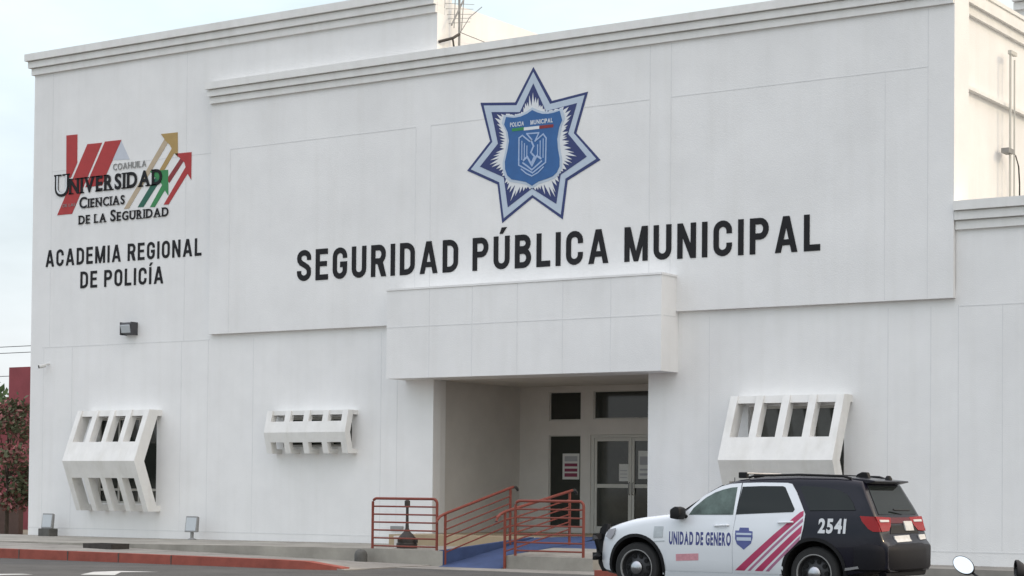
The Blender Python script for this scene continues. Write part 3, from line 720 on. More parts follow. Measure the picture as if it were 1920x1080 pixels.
def bell():
    t = thing('iron_bell', 'dark iron bell with a tall stem standing behind the left guard rail', 'bell', (16.02, -4.05, .085))
    MB().lathe([(.22,0),(.225,.10),(.20,.12),(.205,.17),(.19,.22),(.15,.27),(.11,.31),(.07,.35),(.04,.42),(.032,.55)], (0,0,0), seg=24).build('bell_body', M_IRON, t, smooth=True)
    MB().lathe([(.032,.5),(.03,.86),(.06,.88),(.06,1.0),(.03,1.02),(.0,1.02)], (0,0,0), seg=14).build('stem', M_IRON, t, smooth=True)
    MB().box(-.02,.02,-.30,.30,.14,.20).box(.20,.27,-.03,.03,.12,.22).build('bracket', M_IRON, t, bevel=.006)
bell()
def small_box():
    m = MB(); x, y, z = 15.72, -3.75, .075
    m.box(x-.17,x+.17,y-.14,y+.14,z,z+.22); m.box(x-.18,x+.18,y-.15,y+.15,z+.22,z+.26)
    return tag(m.build('stone_block', M_CREAM, bevel=.012), 'pale square block beside the dark iron bell on the terrace', 'block')
small_box()
def meter():
    m = MB(); m.box(12.50,12.86,-.05,-.001,.36,.46)
    return tag(m.build('wall_plaque', M_GALV, bevel=.006), 'small grey plaque low on the wall left of the entrance recess', 'plaque')
meter()
# ------------------------------------------------------------------ railings
def guard_rail(x0, x1, z0, z1, label, y=-4.72):
    t = thing('guard_rail', label, 'railing', ((x0+x1)/2, y, z0), 0, 'rust red railings by the ramp'); o = t.location
    r = .10
    arcL = [(x0+r-r*math.cos(R(a)), y, z1-r+r*math.sin(R(a))) for a in range(0, 91, 18)]
    arcR = [(x1-r+r*math.sin(R(a)), y, z1-r+r*math.cos(R(a))) for a in range(0, 91, 18)]
    MB().tube([(x0, y, z0)]+arcL+arcR+[(x1, y, z0-.03)], .029, 10).build('frame', M_RAIL, t, smooth=True, off=o)
    for k in range(6):
        z = z1-(.165)*(k+1)
        MB().tube([(x0, y, z), (x1, y, z)], .017, 8).build('rail', M_RAIL, t, smooth=True, off=o)
guard_rail(15.62, 17.29, .085, 1.135, 'left rust red guard rail, level, in front of the dark iron bell')
guard_rail(19.23, 20.83, .025, 1.12, 'right rust red guard rail, level, on the block beside the car front')
def hand_rail(x, ya, yb, za, zb, ha, hb, label):
    t = thing('hand_rail', label, 'railing', (x, ya, za), 0, 'rust red railings by the ramp'); o = t.location
    MB().tube([(x,ya,za-.02),(x,ya,ha)], .030, 10).build('post', M_RAIL, t, smooth=True, off=o)
    MB().tube([(x,yb,zb-.02),(x,yb,hb)], .030, 10).build('post', M_RAIL, t, smooth=True, off=o)
    MB().tube([(x,ya-.30,ha-.17),(x,ya-.27,ha-.10),(x,ya-.18,ha-.035),(x,ya,ha+.02),(x,yb,hb+.02),(x,yb+.10,hb+.04)], .030, 10).build('top_rail', M_RAIL, t, smooth=True, off=o)
    MB().tube([(x,yb+.10,hb+.04),(x,yb+.20,hb+.045),(x,yb+.27,hb-.01),(x,yb+.28,hb-.04)], .032, 10).build('rail_end', M_RAILB, t, smooth=True, off=o)
    for k in range(5):
        dz = .155*(k+1)
        MB().tube([(x,ya,ha-dz),(x,yb,hb-dz)], .016, 8).build('rail', M_RAIL, t, smooth=True, off=o)
hand_rail(17.5, -4.72, -2.35, -.22, .14, .82, 1.36, 'rust red hand rail sloping up the left side of the blue ramp')
hand_rail(19.05, -4.83, -2.42, -.22, .18, .88, 1.30, 'rust red hand rail sloping up behind the right guard rail')

# ------------------------------------------------------------------ notices on the entrance glass
def notice(x0, x1, z0, z1, label, bars=None, y=BY+.058):
    t = thing('paper_notice', label, 'notice', ((x0+x1)/2, y, (z0+z1)/2), 0, 'notices taped to the entrance glass'); o = t.location
    MB().box(x0, x1, y-.004, y, z0, z1).build('sheet', M_PAPER, t, off=o)
    if bars:
        m = MB()
        for a, b, mi in bars: m.box(x0+(x1-x0)*.12, x1-(x1-x0)*.12, y-.0065, y-.004, z0+(z1-z0)*a, z0+(z1-z0)*b, mi)
        m.build('print', [M_MAROON, M_PRINTG], t, off=o)
notice(14.80, 15.29, 1.62, 2.26, 'white poster with dark maroon bands on the tall side window', [(.10,.24,0),(.30,.42,0),(.50,.62,0),(.70,.90,1)])
notice(16.44, 16.70, 1.58, 2.0, 'white sheet taped beside the handle of the left door leaf', [(.2,.24,1),(.4,.44,1),(.6,.64,1)], BY+.05)
notice(16.98, 17.32, 1.64, 2.32, 'tall pale sheet taped on the right door leaf', [(.12,.2,1),(.3,.36,1),(.5,.8,1)], BY+.05)

# ------------------------------------------------------------------ patrol car
CX, CY, CZ = 24.75, -10.04, -.25
car = thing('police_car', 'white and black police sport utility car with crimson door stripes and number 2541', 'car', (CX, CY, CZ))
def itp(x, xs, ys):
    if x <= xs[0]: return ys[0]
    for i in range(len(xs)-1):
        if x <= xs[i+1]:
            t = (x-xs[i])/(xs[i+1]-xs[i]); return ys[i]+(ys[i+1]-ys[i])*t
    return ys[-1]
def cw(x, z):
    b = itp(z, [.2,.45,.7,.95,1.2,1.3,1.72,1.85], [.88,.945,.96,.955,.905,.875,.70,.60])
    t = itp(x, [0,.12,.3,.55,.9,4.2,4.7,4.95,5.06], [.66,.78,.88,.95,1,1,.965,.90,.84])
    return b*t
CTX = [0,.03,.08,.16,.30,.5,.8,1.1,1.4,1.62,1.75,1.9,2.13,2.37,2.58,2.88,3.57,4.2,4.43,4.60,4.64,4.70,4.80,4.88,4.93,4.96,5.0,5.04,5.07]
CTZ = [.62,.72,.84,.95,1.02,1.07,1.135,1.185,1.22,1.245,1.30,1.40,1.57,1.70,1.765,1.80,1.825,1.81,1.79,1.765,1.70,1.58,1.40,1.25,1.13,1.02,.90,.86,.82]
def ctop(x): return itp(x, CTX, CTZ)
def cbot(x): return itp(x, [0,.1,.5,.95,3.96,4.5,5.07], [.42,.30,.26,.25,.26,.34,.44])
def make_car_body():
    xs = sorted(set([round(x, 3) for x in CTX]+[round(.1*k, 3) for k in range(2, 50)]))
    NS = 10; vs = []; rings = []
    for x in xs:
        zt, zb = ctop(x), cbot(x); r = itp(x, [0,.4,1.5,2.2,4.5,4.8,5.07], [.10,.13,.12,.13,.12,.09,.05]); r = min(r, (zt-zb)*.4)
        half = [(0, zb), (cw(x, zb)*.9, zb)]
        for k in range(NS+1):
            z = zb+.05+(zt-r-zb-.05)*k/NS; half.append((cw(x, z), z))
        wt = cw(x, zt-r)
        for a in (25, 50, 75): half.append((wt-r*1.1+r*1.1*math.cos(R(a)), zt-r+r*math.sin(R(a))))
        half += [(wt*.55, zt+.012), (0, zt+.02)]
        xm_ = x if x > .9 else .14+x*(.76/.9)
        ring = [(xm_, y, z) for y, z in half]+[(xm_, -y, z) for y, z in half[-2:0:-1]]
        rings.append(len(vs)); vs += ring
    n = len(ring); H = len(half); fs = []; ms = []
    for i in range(len(xs)-1):
        xm = (xs[i]+xs[i+1])/2
        for k in range(n):
            k2 = (k+1) % n
            fs.append((rings[i]+k, rings[i]+k2, rings[i+1]+k2, rings[i+1]+k))
            zm = sum(vs[fs[-1][j]][2] for j in range(4))/4
            kk = k if k < H-1 else n-1-k
            white = (xm < 1.62) or (xm < 3.45 and zm < 1.22)
            if kk < 2: white = False
            ms.append(0 if white else 1)
    fs.append(tuple(range(n))); ms.append(0); fs.append(tuple(rings[-1]+k for k in range(n))); ms.append(1)
    mb = MB(); mb.v = vs; mb.f = fs; mb.m = ms
    o = mb.build('body', [M_CARW, M_CARB, M_LINER], car, smooth=True)
    cut = []
    for wx in (.94, 3.96):
        for s in (-1, 1):
            c = MB(); pts = [(wx+.475*math.cos(R(a)), .40+.475*math.sin(R(a))) for a in range(0, 360, 10)]
            c.prism(pts, 'y', s*.58, s*1.2, 2)
            co = c.build('wheel_cutter', [M_CARW, M_CARB, M_LINER], car); cut.append(co)
            md = o.modifiers.new('b', 'BOOLEAN'); md.operation = 'DIFFERENCE'; md.object = co; md.solver = 'EXACT'
    bpy.context.view_layer.update()
    dg = bpy.context.evaluated_depsgraph_get(); me = bpy.data.meshes.new_from_object(o.evaluated_get(dg))
    o.modifiers.clear(); o.data = me
    for p in me.polygons: p.use_smooth = True
    try: me.set_sharp_from_angle(angle=R(35))
    except Exception: pass
    for c in cut: bpy.data.objects.remove(c)
    return o
body = make_car_body()
def densify(poly, step=.08):
    out = []
    for a, b in zip(poly, poly[1:]+poly[:1]):
        n = max(1, int(math.hypot(b[0]-a[0], b[1]-a[1])/step))
        out += [(a[0]+(b[0]-a[0])*k/n, a[1]+(b[1]-a[1])*k/n) for k in range(n)]
    return out
def skin(name, poly, eps, m, parent, s=-1, th=.02, smooth=True, mb_faces=None):
    """panel that follows the curved flank: poly in (x, z) of the car"""
    bm = bmesh.new()
    if mb_faces:
        vv = [bm.verts.new((p[0], 0, p[1])) for p in mb_faces[0]]
        for f in mb_faces[1]:
            try: bm.faces.new([vv[i] for i in f])
            except ValueError: pass
    else:
        bm.faces.new([bm.verts.new((p[0], 0, p[1])) for p in poly])
        for k in range(3, 21):
            z = k*.1-.05
            bmesh.ops.bisect_plane(bm, geom=bm.verts[:]+bm.edges[:]+bm.faces[:], plane_co=(0,0,z), plane_no=(0,0,1))
        for k in range(0, 26):
            bmesh.ops.bisect_plane(bm, geom=bm.verts[:]+bm.edges[:]+bm.faces[:], plane_co=(k*.2,0,0), plane_no=(1,0,0))
        bmesh.ops.triangulate(bm, faces=[f for f in bm.faces if len(f.verts) > 4])
    for v in bm.verts: v.co.y = s*(cw(v.co.x, v.co.z)+eps)
    bd = [e for e in bm.edges if len(e.link_faces) == 1]
    if th > 0:
        r = bmesh.ops.extrude_edge_only(bm, edges=bd)
        for g in r['geom']:
            if isinstance(g, bmesh.types.BMVert): g.co.y -= s*th
    bmesh.ops.recalc_face_normals(bm, faces=bm.faces)
    me = bpy.data.meshes.new(name); bm.to_mesh(me); bm.free(); me.materials.append(m)
    for p in me.polygons: p.use_smooth = smooth
    if smooth:
        try: me.set_sharp_from_angle(angle=R(40))
        except Exception: pass
    o = bpy.data.objects.new(name, me); COL.objects.link(o); o.parent = parent
    return o
ARC_R = [(3.96+.50*math.cos(R(a)), .40+.50*math.sin(R(a))) for a in (150, 165, 180)]
FD = [(1.49,.36),(1.50,1.06),(1.74,1.225),(1.84,1.31),(2.05,1.51),(2.20,1.60),(2.33,1.665),(2.48,1.70),(2.66,1.715),(2.655,1.23),(2.63,.96),(2.625,.36)]
RDr = [(2.64,.36),(2.645,.96),(2.67,1.23),(2.675,1.716),(3.0,1.725),(3.42,1.722),(3.50,1.705),(3.60,1.58),(3.74,1.36),(3.80,1.26),(3.79,1.05),(3.75,.86)]+[(3.96+.50*math.cos(R(a)), .40+.50*math.sin(R(a))) for a in (120, 135, 150, 165, 180)]+[(3.47,.36)]
FW = [(1.86,1.225),(1.92,1.33),(2.10,1.49),(2.24,1.57),(2.37,1.615),(2.50,1.645),(2.60,1.655),(2.615,1.235)]
RWn = [(2.66,1.24),(2.685,1.66),(3.0,1.672),(3.36,1.672),(3.40,1.655),(3.62,1.33),(3.60,1.29)]
QW = [(3.86,1.315),(3.64,1.66),(3.70,1.68),(4.06,1.655),(4.28,1.62),(4.42,1.55),(4.52,1.44),(4.58,1.33)]
for s in (-1, 1):
    d1 = skin('door', FD, .010, M_CARW, car, s); d2 = skin('door', RDr, .010, M_CARW, car, s)
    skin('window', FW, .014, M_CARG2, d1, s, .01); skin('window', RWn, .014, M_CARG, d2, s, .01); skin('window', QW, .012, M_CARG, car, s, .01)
    for d, (x, z) in ((d1, (2.44, 1.065)), (d2, (3.50, 1.13))):
        m = MB(); yy = s*(cw(x, z)+.012)
        m.tube([(x-.12, yy, z), (x-.10, yy+s*.03, z), (x+.10, yy+s*.03, z+.012), (x+.12, yy, z+.012)], .016, 8); m.build('handle', M_CARW, d, smooth=True)
    # mirror
    m = MB(); yb = s*cw(1.8, 1.2)
    m.tube([(1.82, yb-s*.02, 1.19), (1.78, yb+s*.10, 1.22)], .03, 8)
    m.prism([(1.66,1.17),(1.80,1.15),(1.84,1.22),(1.82,1.33),(1.74,1.35),(1.66,1.30)], 'y', yb+s*.05, yb+s*.26); m.build('side_mirror', M_TRIMB, car, bevel=.018, smooth=True)
    # sill strip
    skin('sill', [(1.44,.26),(3.46,.27),(3.47,.345),(1.45,.345)], .008, M_CARW, car, s)
    # head lamp, tail lamp flank
    skin('headlight', [(.34,.86),(.40,.97),(.55,1.00),(.52,.90),(.44,.82)], .006, M_PRINTG, car, s, .01)
    skin('bumper_trim', [(4.46,.445),(4.90,.52),(4.90,.555),(4.47,.485)], .034, M_CHROME, car, s, .01)
    # black arch flares
    for wx in (.94, 3.96):
        po = [(wx+.52*math.cos(R(a)), .40+.52*math.sin(R(a))) for a in range(-12, 193, 9)]; pi = [(wx+.47*math.cos(R(a)), .40+.47*math.sin(R(a))) for a in range(192, -13, -9)]
        vs = po+pi[::-1]; n = len(po)
        skin('arch_trim', None, .012, M_TRIMB, car, s, .03, True, (vs, [(i, i+1, n+i+1, n+i) for i in range(n-1)]))
# livery on the near flank
def stripe(pts, m): skin('stripe', pts, .0125, m, car, -1, .002)
def clipx(z, dx): return dx
stripe([(2.67,.40),(2.83,.40),(3.775,1.235),(3.77,1.31),(3.72,1.29)], M_PINK)
stripe([(2.88,.40),(2.93,.40),(3.78,1.15),(3.775,1.20)], M_PINKL)
stripe([(3.0,.40),(3.13,.40),(3.765,.98),(3.775,1.10)], M_PINK)
stripe([(3.18,.40),(3.24,.40),(3.745,.875),(3.755,.94)], M_PINKL)
def car_text(name, text, x0, x1, z0, h, bold, m, eps=.0125, gap=.1, slope=0.0):
    V = []; F = []
    for ch, vs, fs in layout(text, x0, x1, z0, h, bold, gap, slope=slope):
        o = len(V); V += vs; F += [tuple(i+o for i in f) for f in fs]
    skin(name, None, eps, m, car, -1, .003, False, (V, F))
car_text('door_lettering', 'UNIDAD DE GENERO', 1.545, 2.61, .765, .20, .042, M_CNAVY, gap=.13)
car_text('fleet_number', '2541', 4.03, 4.46, .985, .215, .04, M_CWHITE, eps=.006, gap=.10)
SHD = [(2.68,1.0),(2.74,1.0),(2.75,1.045),(2.90,1.045),(2.91,1.0),(2.97,.99),(2.975,.90),(2.95,.81),(2.83,.715),(2.71,.80),(2.68,.88)]
sh_o = skin('door_shield', SHD, .013, M_CSHIELD, car, -1, .003)
skin('shield_band', [(2.70,.935),(2.955,.935),(2.955,.965),(2.70,.965)], .0145, M_PALE, sh_o, -1, .001)
skin('shield_band', [(2.71,.85),(2.95,.85),(2.95,.90),(2.71,.90)], .0145, M_PALE, sh_o, -1, .001)
skin('door_print', [(1.665,.515),(2.055,.535),(2.055,.64),(1.665,.62)], .0125, M_PALEPINK, car, -1, .002)
cr = skin('fender_crest', [(1.265,.86),(1.425,.87),(1.43,1.04),(1.27,1.04)], .006, M_CGREY, car, -1, .002)
skin('crest_line', [(1.25,.795),(1.46,.81),(1.46,.825),(1.25,.81)], .006, M_CGREY, car, -1, .002)
# rear: everything on the tailgate
def xr(z): return itp(-z, [-1.77,-1.70,-1.58,-1.40,-1.25,-1.13,-1.02,-.90,-.86,-.82,-.4], [4.60,4.64,4.70,4.80,4.88,4.93,4.96,5.0,5.04,5.07,5.07])
def rear_patch(name, pts, eps, m, parent=car, th=.02):
    """outline in (y, z) laid on the tailgate"""
    from mathutils.geometry import tessellate_polygon
    bm = bmesh.new(); bm.faces.new([bm.verts.new((0, p[0], p[1])) for p in pts])
    for k in range(8, 36): bmesh.ops.bisect_plane(bm, geom=bm.verts[:]+bm.edges[:]+bm.faces[:], plane_co=(0,0,k*.05+.01), plane_no=(0,0,1))
    bmesh.ops.triangulate(bm, faces=[f for f in bm.faces if len(f.verts) > 4])
    for v in bm.verts: v.co.x = xr(v.co.z)+eps-.05*max(0, abs(v.co.y)-.6)**2
    bd = [e for e in bm.edges if len(e.link_faces) == 1]; r = bmesh.ops.extrude_edge_only(bm, edges=bd)
    for g in r['geom']:
        if isinstance(g, bmesh.types.BMVert): g.co.x -= th
    bmesh.ops.recalc_face_normals(bm, faces=bm.faces)
    me = bpy.data.meshes.new(name); bm.to_mesh(me); bm.free(); me.materials.append(m)
    o = bpy.data.objects.new(name, me); COL.objects.link(o); o.parent = parent
    return o
rear_patch('rear_window', [(-.70,1.27),(.70,1.27),(.58,1.69),(-.58,1.69)], .012, M_CARG)
rear_patch('tail_light_bar', [(-.52,1.14),(.52,1.14),(.52,1.225),(-.52,1.225)], .016, M_TAILD)
for s in (-1, 1):
    tl = rear_patch('tail_light', [(s*.86,1.24),(s*.34,1.225),(s*.44,1.10),(s*.55,1.03),(s*.80,1.02)], .018, M_TAIL)
    rear_patch('lamp_strip', [(s*.78,1.195),(s*.45,1.19),(s*.47,1.160),(s*.77,1.160)], .026, M_CLEAR, tl)
    skin('tail_light', [(4.66,1.245),(4.70,1.17),(4.80,1.06),(4.87,1.02),(4.97,1.02),(4.90,1.235)], .014, M_TAIL, car, s, .02)
pl = rear_patch('licence_plate', [(.06,1.03),(.36,1.03),(.36,1.17),(.06,1.17)], .03, M_PLATE)
rear_patch('rear_sticker', [(-.42,.865),(.14,.875),(.14,.965),(-.42,.955)], .022, M_PLATE)
rear_patch('rear_sticker', [(.50,.89),(.74,.90),(.74,.97),(.50,.965)], .022, M_PLATE)
rear_patch('plate_recess', [(-.50,.99),(.56,.99),(.46,1.11),(-.40,1.11)], .012, M_TRIMB)
m = MB(); m.tube([(4.93,.30,1.325),(4.89,-.12,1.33),(4.89,-.20,1.34)], .012, 6); m.build('rear_wiper', M_TRIMB, car)
m = MB()
BR = [(.44,-.06),(.47,-.015),(.56,.0),(.74,.0),(.80,-.015),(.845,-.06)]; BP = [(4.60,-.952),(4.74,-.952),(4.86,-.94),(4.98,-.895),(5.08,-.76),(5.13,-.45),(5.145,-.15)]
BP = BP+[(x, -y) for x, y in BP[::-1]]; nb = len(BP)
bv = [(x+g*(.2 if abs(y) > .9 else 1), y*(1+g*.8), z) for z, g in BR for x, y in BP]
m.add(bv, [(i*nb+k, i*nb+k+1, (i+1)*nb+k+1, (i+1)*nb+k) for i in range(len(BR)-1) for k in range(nb-1)]+[tuple(range(nb)), tuple((len(BR)-1)*nb+k for k in range(nb))])
m.build('rear_bumper', M_BUMP, car, smooth=True)
MB().prism([(-.72,.36),(.72,.36),(.78,.437),(-.78,.437)], 'x', 4.90, 5.02).build('bumper_valance', M_BUMP, car, bevel=.015)
# spoiler, light bar, antennas
MB().prism([(4.42,1.80),(4.58,1.785),(4.78,1.765),(4.79,1.745),(4.66,1.715),(4.56,1.73),(4.42,1.77)], 'y', -.62, .62).build('spoiler', M_CARB, car, bevel=.008)
lb = MB(); lb.box(2.53,2.69,-.58,.58,1.852,1.878); lbo = lb.build('light_bar', M_CLEAR, car, bevel=.015)
for y in (-.56, -.05, .50): MB().box(2.54,2.68,y-.045,y+.045,1.79,1.882).build('light_bar_foot', M_TRIMB, lbo, bevel=.015)
MB().prism([(4.20,1.80),(4.24,1.86),(4.32,1.895),(4.40,1.89),(4.44,1.79)], 'y', -.05, .05).build('roof_antenna', M_TRIMB, car, bevel=.012)
MB().lathe([(.06,1.74),(.055,1.80),(.03,1.84),(0,1.845)], (4.62,.25,0), seg=14).build('roof_antenna', M_TRIMB, car, smooth=True)
MB().tube([(2.40,-.45,1.70),(2.40,-.45,1.80)], .006, 6).build('roof_antenna', M_TRIMB, car)
for s in (-1, 1): MB().tube([(2.75,s*.66,1.80),(2.85,s*.67,1.825),(3.6,s*.67,1.845),(4.3,s*.65,1.825),(4.42,s*.64,1.79)], .018, 8).build('roof_rail', M_TRIMB, car, smooth=True)
# windscreen, grille, push bumper
def make_screen():
    vs = []; fs = []; N = 10
    xs = [1.66+.0, 1.75, 1.9, 2.13, 2.30]
    for x in xs:
        zt = ctop(x); w = cw(x, zt-.1)-.13
        for k in range(N+1): y = -w+2*w*k/N; vs.append((x-.012, y, zt+.024-.012*min(1, (abs(y)/w)**2)+.008))
    for i in range(len(xs)-1):
        for k in range(N): a = i*(N+1)+k; fs.append((a, a+1, a+N+2, a+N+1))
    MB().add(vs, fs).build('windscreen', M_CARG, car, smooth=True)
make_screen()
MB().box(.128,.20,-.50,.50,.52,.70).build('grille', M_TRIMB, car, bevel=.01)
pb = MB()
for y in (-.46, .46, -.15, .15):
    pb.prism([(-.10,.30),(-.17,.42),(-.19,.75),(-.14,.98),(-.06,1.05),(.00,1.05),(-.02,.98),(-.09,.75),(-.07,.42),(.02,.30)], 'y', y-.05, y+.05)
pb.box(-.165,-.105,-.70,.70,.48,.60); pb.box(-.16,-.10,-.70,.70,.80,.90)
pb.tube([(-.12,-.72,.84),(-.02,-.82,.80),(.02,-.82,.56),(-.10,-.72,.54)], .04, 8); pb.tube([(-.12,.72,.84),(-.02,.82,.80),(.02,.82,.56),(-.10,.72,.54)], .04, 8)
pbo = pb.build('push_bumper', M_TRIMB, car); pbo.location.x = .17
def wheel(x, s):
    yc = s*.80; w = .12
    t = MB(); t.lathe([(.27,-w),(.36,-w),(.385,-w*.8),(.395,-w*.4),(.395,w*.4),(.385,w*.8),(.36,w),(.27,w),(.27,-w)], (x, yc, .392), 'y', 40, 0, False)
    # make the tyre a closed ring
    o = t.build('wheel', M_TYRE, car, smooth=True)
    r = MB(); sg = s
    r.lathe([(.272,sg*.118),(.255,sg*.085),(.24,sg*.03),(.225,sg*.025),(.19,sg*.055),(.12,sg*.075),(.09,sg*.09),(0,sg*.09)], (x, yc, .392), 'y', 40, 0, False)
    r.lathe([(.283,sg*.112),(.283,sg*.128),(.272,sg*.130),(.262,sg*.112)], (x, yc, .392), 'y', 40, 1, False)
    ro = r.build('rim', [M_RIM, M_GALV], o, smooth=True)
    MB().lathe([(.105,sg*.08),(.10,sg*.125),(.07,sg*.155),(0,sg*.165)], (x, yc, .392), 'y', 20).build('hub_cap', M_CHROME, o, smooth=True)
    h = MB()
    for k in range(10):
        a = 2*math.pi*k/10; cx_, cz_ = x+.180*math.cos(a), .392+.180*math.sin(a)
        h.lathe([(.036,sg*.060),(.034,sg*.078),(0,sg*.078)], (cx_, yc, cz_), 'y', 10)
    h.build('rim_holes', M_LINER, o)
for x in (.94, 3.96):
    for s in (-1, 1): wheel(x, s)

# ------------------------------------------------------------------ motorcycle (only its mirrors rise into the frame)
def motorcycle():
    # local axes: +y forward, x to the right of the rider
    t = thing('motorcycle', 'parked motorcycle of which only two round mirrors and the handlebar show at the bottom right', 'motorcycle', (37.18, -26.5, RZ), R(-45))
    bar = MB(); bar.tube([(-.36,-.12,1.00),(-.26,-.02,1.02),(-.10,.06,.97),(.10,.06,.97),(.26,-.02,1.02),(.36,-.12,1.00)], .013, 8); bar.build('handlebar', M_GALV, t, smooth=True)
    for s in (-1, 1):
        MB().tube([(s*.26,-.02,1.02),(s*.38,-.14,1.0)], .021, 10).build('grip', M_TRIMB, t, smooth=True)
        st = MB(); st.tube([(s*.23,.0,1.03),(s*.27,.05,1.07),(s*.36-(.03 if s < 0 else 0),.04,1.11),(s*.36-(.026 if s < 0 else 0),.022,1.125)], .008, 8)
        mo = st.build('mirror', M_TRIMB, t, smooth=True)
        n = Vector((.80, -.6, .28)) if s < 0 else Vector((-.30, -1, .05)); n.normalize()
        u = Vector((0, 0, 1)).cross(n).normalized(); v = n.cross(u)
        c = Vector((s*.36, 0, 1.135))
        def ell(rx, rz, d): return [c+(u*math.cos(a)*rx+v*(math.sin(a)*rz-math.cos(a)*rx*.30))+n*d for a in [2*math.pi*k/28 for k in range(28)]]
        hs = MB(); A, B, C_ = ell(.066, .054, .004), ell(.066, .054, -.012), ell(.06, .035, -.04)
        vs = A+B+C_; N = 28
        hs.add(vs, [(i, (i+1) % N, N+(i+1) % N, N+i) for i in range(N)]+[(N+i, N+(i+1) % N, 2*N+(i+1) % N, 2*N+i) for i in range(N)]+[tuple(range(N)), tuple(range(2*N, 3*N))])
        hs.build('mirror_shell', M_TRIMB, mo, smooth=True)
        gl = MB(); gl.add(ell(.062, .050, .007), [tuple(range(N))]); gl.build('mirror_glass', M_MIRR, mo)
    MB().lathe([(.0,.30),(.085,.29),(.095,.26),(.07,.17),(0,.14)], (0,0,.84), 'y', 20).build('headlight', M_TRIMB, t, smooth=True)
    fk = MB()
    for s in (-1, 1): fk.tube([(s*.09,.10,.96),(s*.09,.52,.30)], .022, 10)
    fk.build('fork', M_GALV, t, smooth=True)
    for y in (.52, -.82):
        w = MB(); w.lathe([(.24,-.045),(.28,-.05),(.305,-.02),(.305,.02),(.28,.05),(.24,.045),(.24,-.045)], (0,y,.305), 'x', 30, 0, False); wo = w.build('wheel', M_TYRE, t, smooth=True)
        h = MB(); h.lathe([(.05,-.06),(.05,.06)], (0,y,.305), 'x', 14)
        for k in range(6): a = 2*math.pi*k/6; h.tube([(0,y,.305),(0,y+.24*math.cos(a),.305+.24*math.sin(a))], .014, 6)
        h.build('rim', M_GALV, wo)
    tk = MB(); tk.lathe([(0,-.27),(.10,-.24),(.135,-.1),(.14,.08),(.11,.2),(0,.25)], (0,-.16,.84), 'y', 18); tk.build('fuel_tank', M_DRED, t, smooth=True)
    MB().box(-.12,.12,-.98,-.40,.76,.83).build('saddle', M_TRIMB, t, bevel=.03, smooth=True)
    f = MB(); f.tube([(0,.14,.88),(0,-.05,.66),(0,-.35,.66),(0,-.9,.74)], .025, 8); f.tube([(0,.12,.84),(0,.08,.42),(0,-.4,.34),(0,-.82,.305)], .022, 8); f.build('frame', M_IRON, t, smooth=True)
    MB().box(-.13,.13,-.34,.10,.30,.62).build('engine', M_GALV, t, bevel=.04)
    MB().tube([(.14,.1,.34),(.16,-.4,.30),(.17,-.95,.38)], .04, 10).build('exhaust', M_CHROME, t, smooth=True)
motorcycle()

# ------------------------------------------------------------------ things on the roofs
def antenna():
    t = thing('roof_antenna', 'thin metal aerial mast with side rods on the corner of the upper roof', 'antenna', (13.9, .55, 10.8)); o = t.location
    MB().tube([(13.9,.62,10.8),(13.9,.62,12.2),(13.9,.60,13.4),(13.9,.60,14.6)], .028, 8).build('mast', M_GALV, t, off=o)
    MB().tube([(13.72,.05,11.93),(13.9,.35,12.05),(13.9,.62,12.2)], .035, 8).tube([(13.9,.35,12.05),(13.9,.52,11.4)], .022, 6).build('bracket', M_IRON, t, off=o)
    r = MB()
    for z, l in ((12.45,.16),(12.55,.20),(12.65,.24),(12.78,.28),(12.9,.32)): r.tube([(13.9-.2,.62-l,z),(13.9+.2,.62+l,z+.05)], .006, 6)
    r.tube([(13.9,.3,12.35),(13.9,.78,13.05)], .022, 6)
    r.tube([(13.9,.4,12.3),(13.9,.52,14.4)], .010, 6); r.tube([(13.9,.7,12.3),(13.9,.95,14.4)], .010, 6)
    r.build('aerial_rods', M_GALV, t, off=o)
    MB().tube([(13.9,.62,12.2),(13.75,1.25,12.75),(13.65,1.9,13.15)], .008, 6).tube([(13.9,.62,12.25),(13.66,2.2,12.30),(13.62,3.4,12.36)], .008, 6).build('cable', M_WIRE, t, off=o)
antenna()
def roof_mast():
    x, y = 26.62, 2.95
    t = thing('roof_lamp_mast', 'slender pale pole with a small lamp above the right wing cornice', 'lamp', (x, y, 6.85)); o = t.location
    m = MB(); m.tube([(x,y,6.85),(x,y,10.75)], .028, 8); m.tube([(x,y+.25,6.85),(x,y+.25,10.6)], .02, 8); m.box(x-.04,x+.04,y-.05,y+.30,10.68,10.76); m.build('pole', M_FRAME, t, off=o)
    m = MB(); m.tube([(x,y,8.55),(x-.05,y-.10,8.60)], .02, 6); m.box(x-.12,x+.05,y-.22,y+.12,8.56,8.66); m.build('lamp_head', M_GALV, t, off=o)
    MB().tube([(x,y+.1,8.62),(x,y+.34,8.56),(x,y+.52,8.35),(x,y+.58,8.0),(x,y+.58,6.9)], .016, 6).build('cable', M_IRON, t, off=o)
roof_mast()

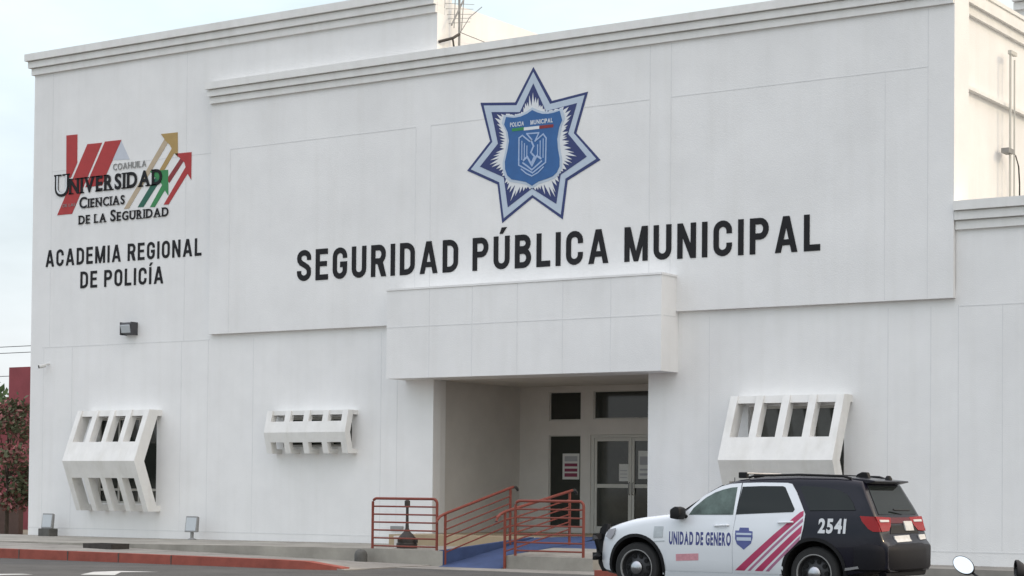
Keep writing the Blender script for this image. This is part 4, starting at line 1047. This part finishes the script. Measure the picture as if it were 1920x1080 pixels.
# ------------------------------------------------------------------ beyond the left corner
def red_house():
    t = thing('red_house', 'red painted house with a tall red pillar beyond the left corner of the white building', 'house', (-20, 16, RZ)); o = t.location
    m = MB(); m.box(-40,-14.2,14.0,24,RZ-.2,4.35); m.build('wall', M_REDW, t, off=o)
    MB().box(-16.1,-14.8,13.6,14.6,RZ-.2,5.8).build('pillar', M_REDW, t, off=o)
    MB().box(-40.1,-14.1,13.9,24.1,4.35,4.47).build('parapet', M_DRED, t, off=o)
    tag(MB().box(-40,-9.25,8.0,8.2,RZ-.2,.92).box(-40,-9.2,7.97,8.23,.92,1.0).build('boundary_wall', M_BROWN), 'low brown boundary wall behind the tree with red leaves', 'wall')
red_house()
def tree(name, label, x, y, z0, h, rx, rz, n, mats, wts, seed, leaf=.09, trunk_r=.06, kind='tree', group=None):
    rnd = random.Random(seed); t = thing(name, label, kind, (x, y, z0), 0, group)
    tr = MB(); tr.tube([(0,0,-.1),(.03,0,h*.3),(-.02,.04,h*.55),(.02,0,h*.85)], trunk_r, 8, 0, trunk_r*.4)
    clumps = []
    for k in range(26):
        a = rnd.uniform(0, 6.28); q = rnd.uniform(.15, 1)**.6; zz = rnd.uniform(-1, 1)
        s = math.sqrt(max(.05, 1-zz*zz)); c = Vector((rx*q*s*math.cos(a), rx*q*s*math.sin(a), h-rz+rz*zz*.95)); clumps.append((c, rnd.uniform(.22, .42)*rx, rnd.random()))
        if k % 3 == 0: tr.tube([(0,0,h*rnd.uniform(.25,.5)), tuple(c*.5+Vector((0,0,h*.25))), tuple(c)], trunk_r*.4, 6, 0, .008)
    tr.build('trunk', M_BARK, t)
    cr = MB()
    for k in range(n):
        c, r, tone = clumps[rnd.randrange(len(clumps))]
        d = Vector((rnd.gauss(0,1), rnd.gauss(0,1), rnd.gauss(0,.9))); p = c+d*r*.5
        u = Vector((rnd.gauss(0,1), rnd.gauss(0,1), rnd.gauss(0,1))).normalized(); w = u.orthogonal().normalized(); s = leaf*rnd.uniform(.6, 1.4)
        pick = rnd.random()*.6+tone*.4; acc = 0; mi = 0
        for i, wt in enumerate(wts):
            acc += wt
            if pick < acc: mi = i; break
        cr.add([p-u*s, p+w*s*.5, p+u*s, p-w*s*.5], [(0,1,2,3)], mi)
    cr.build('crown', mats, t)
tree('flowering_tree', 'slender tree with dark green and reddish leaves and pink flowers at the left edge', -5.35, 4.0, RZ, 4.1, 1.15, 1.65, 3900, [M_LEAF, M_LEAFR, M_FLOWER], (.55, .22, .23), 4, .085, .07)
tree('leafy_tree', 'distant pale green tree rising behind the red house', -70, 60, RZ, 8.3, 4.5, 3.0, 5000, [M_LEAFF], (1,), 9, .35, .3)
for z, y, lab in ((6.64, 14.2, 'uppermost of three thin power lines crossing the sky beyond the left corner'), (6.40, 14.2, 'middle one of three thin power lines crossing the sky beyond the left corner'), (5.52, 14.4, 'lowest of three thin power lines, level with the top of the red pillar')):
    m = MB(); 
    zz = 1.3+(z-1.3)*(77.8/51.8)
    m.tube([(-110+10*k, 40.2, zz+.0035*(k-6)**2) for k in range(13)], .022, 6)
    o = m.build('power_line', M_WIRE); tag(o, lab, 'cable', 'power lines at the left')
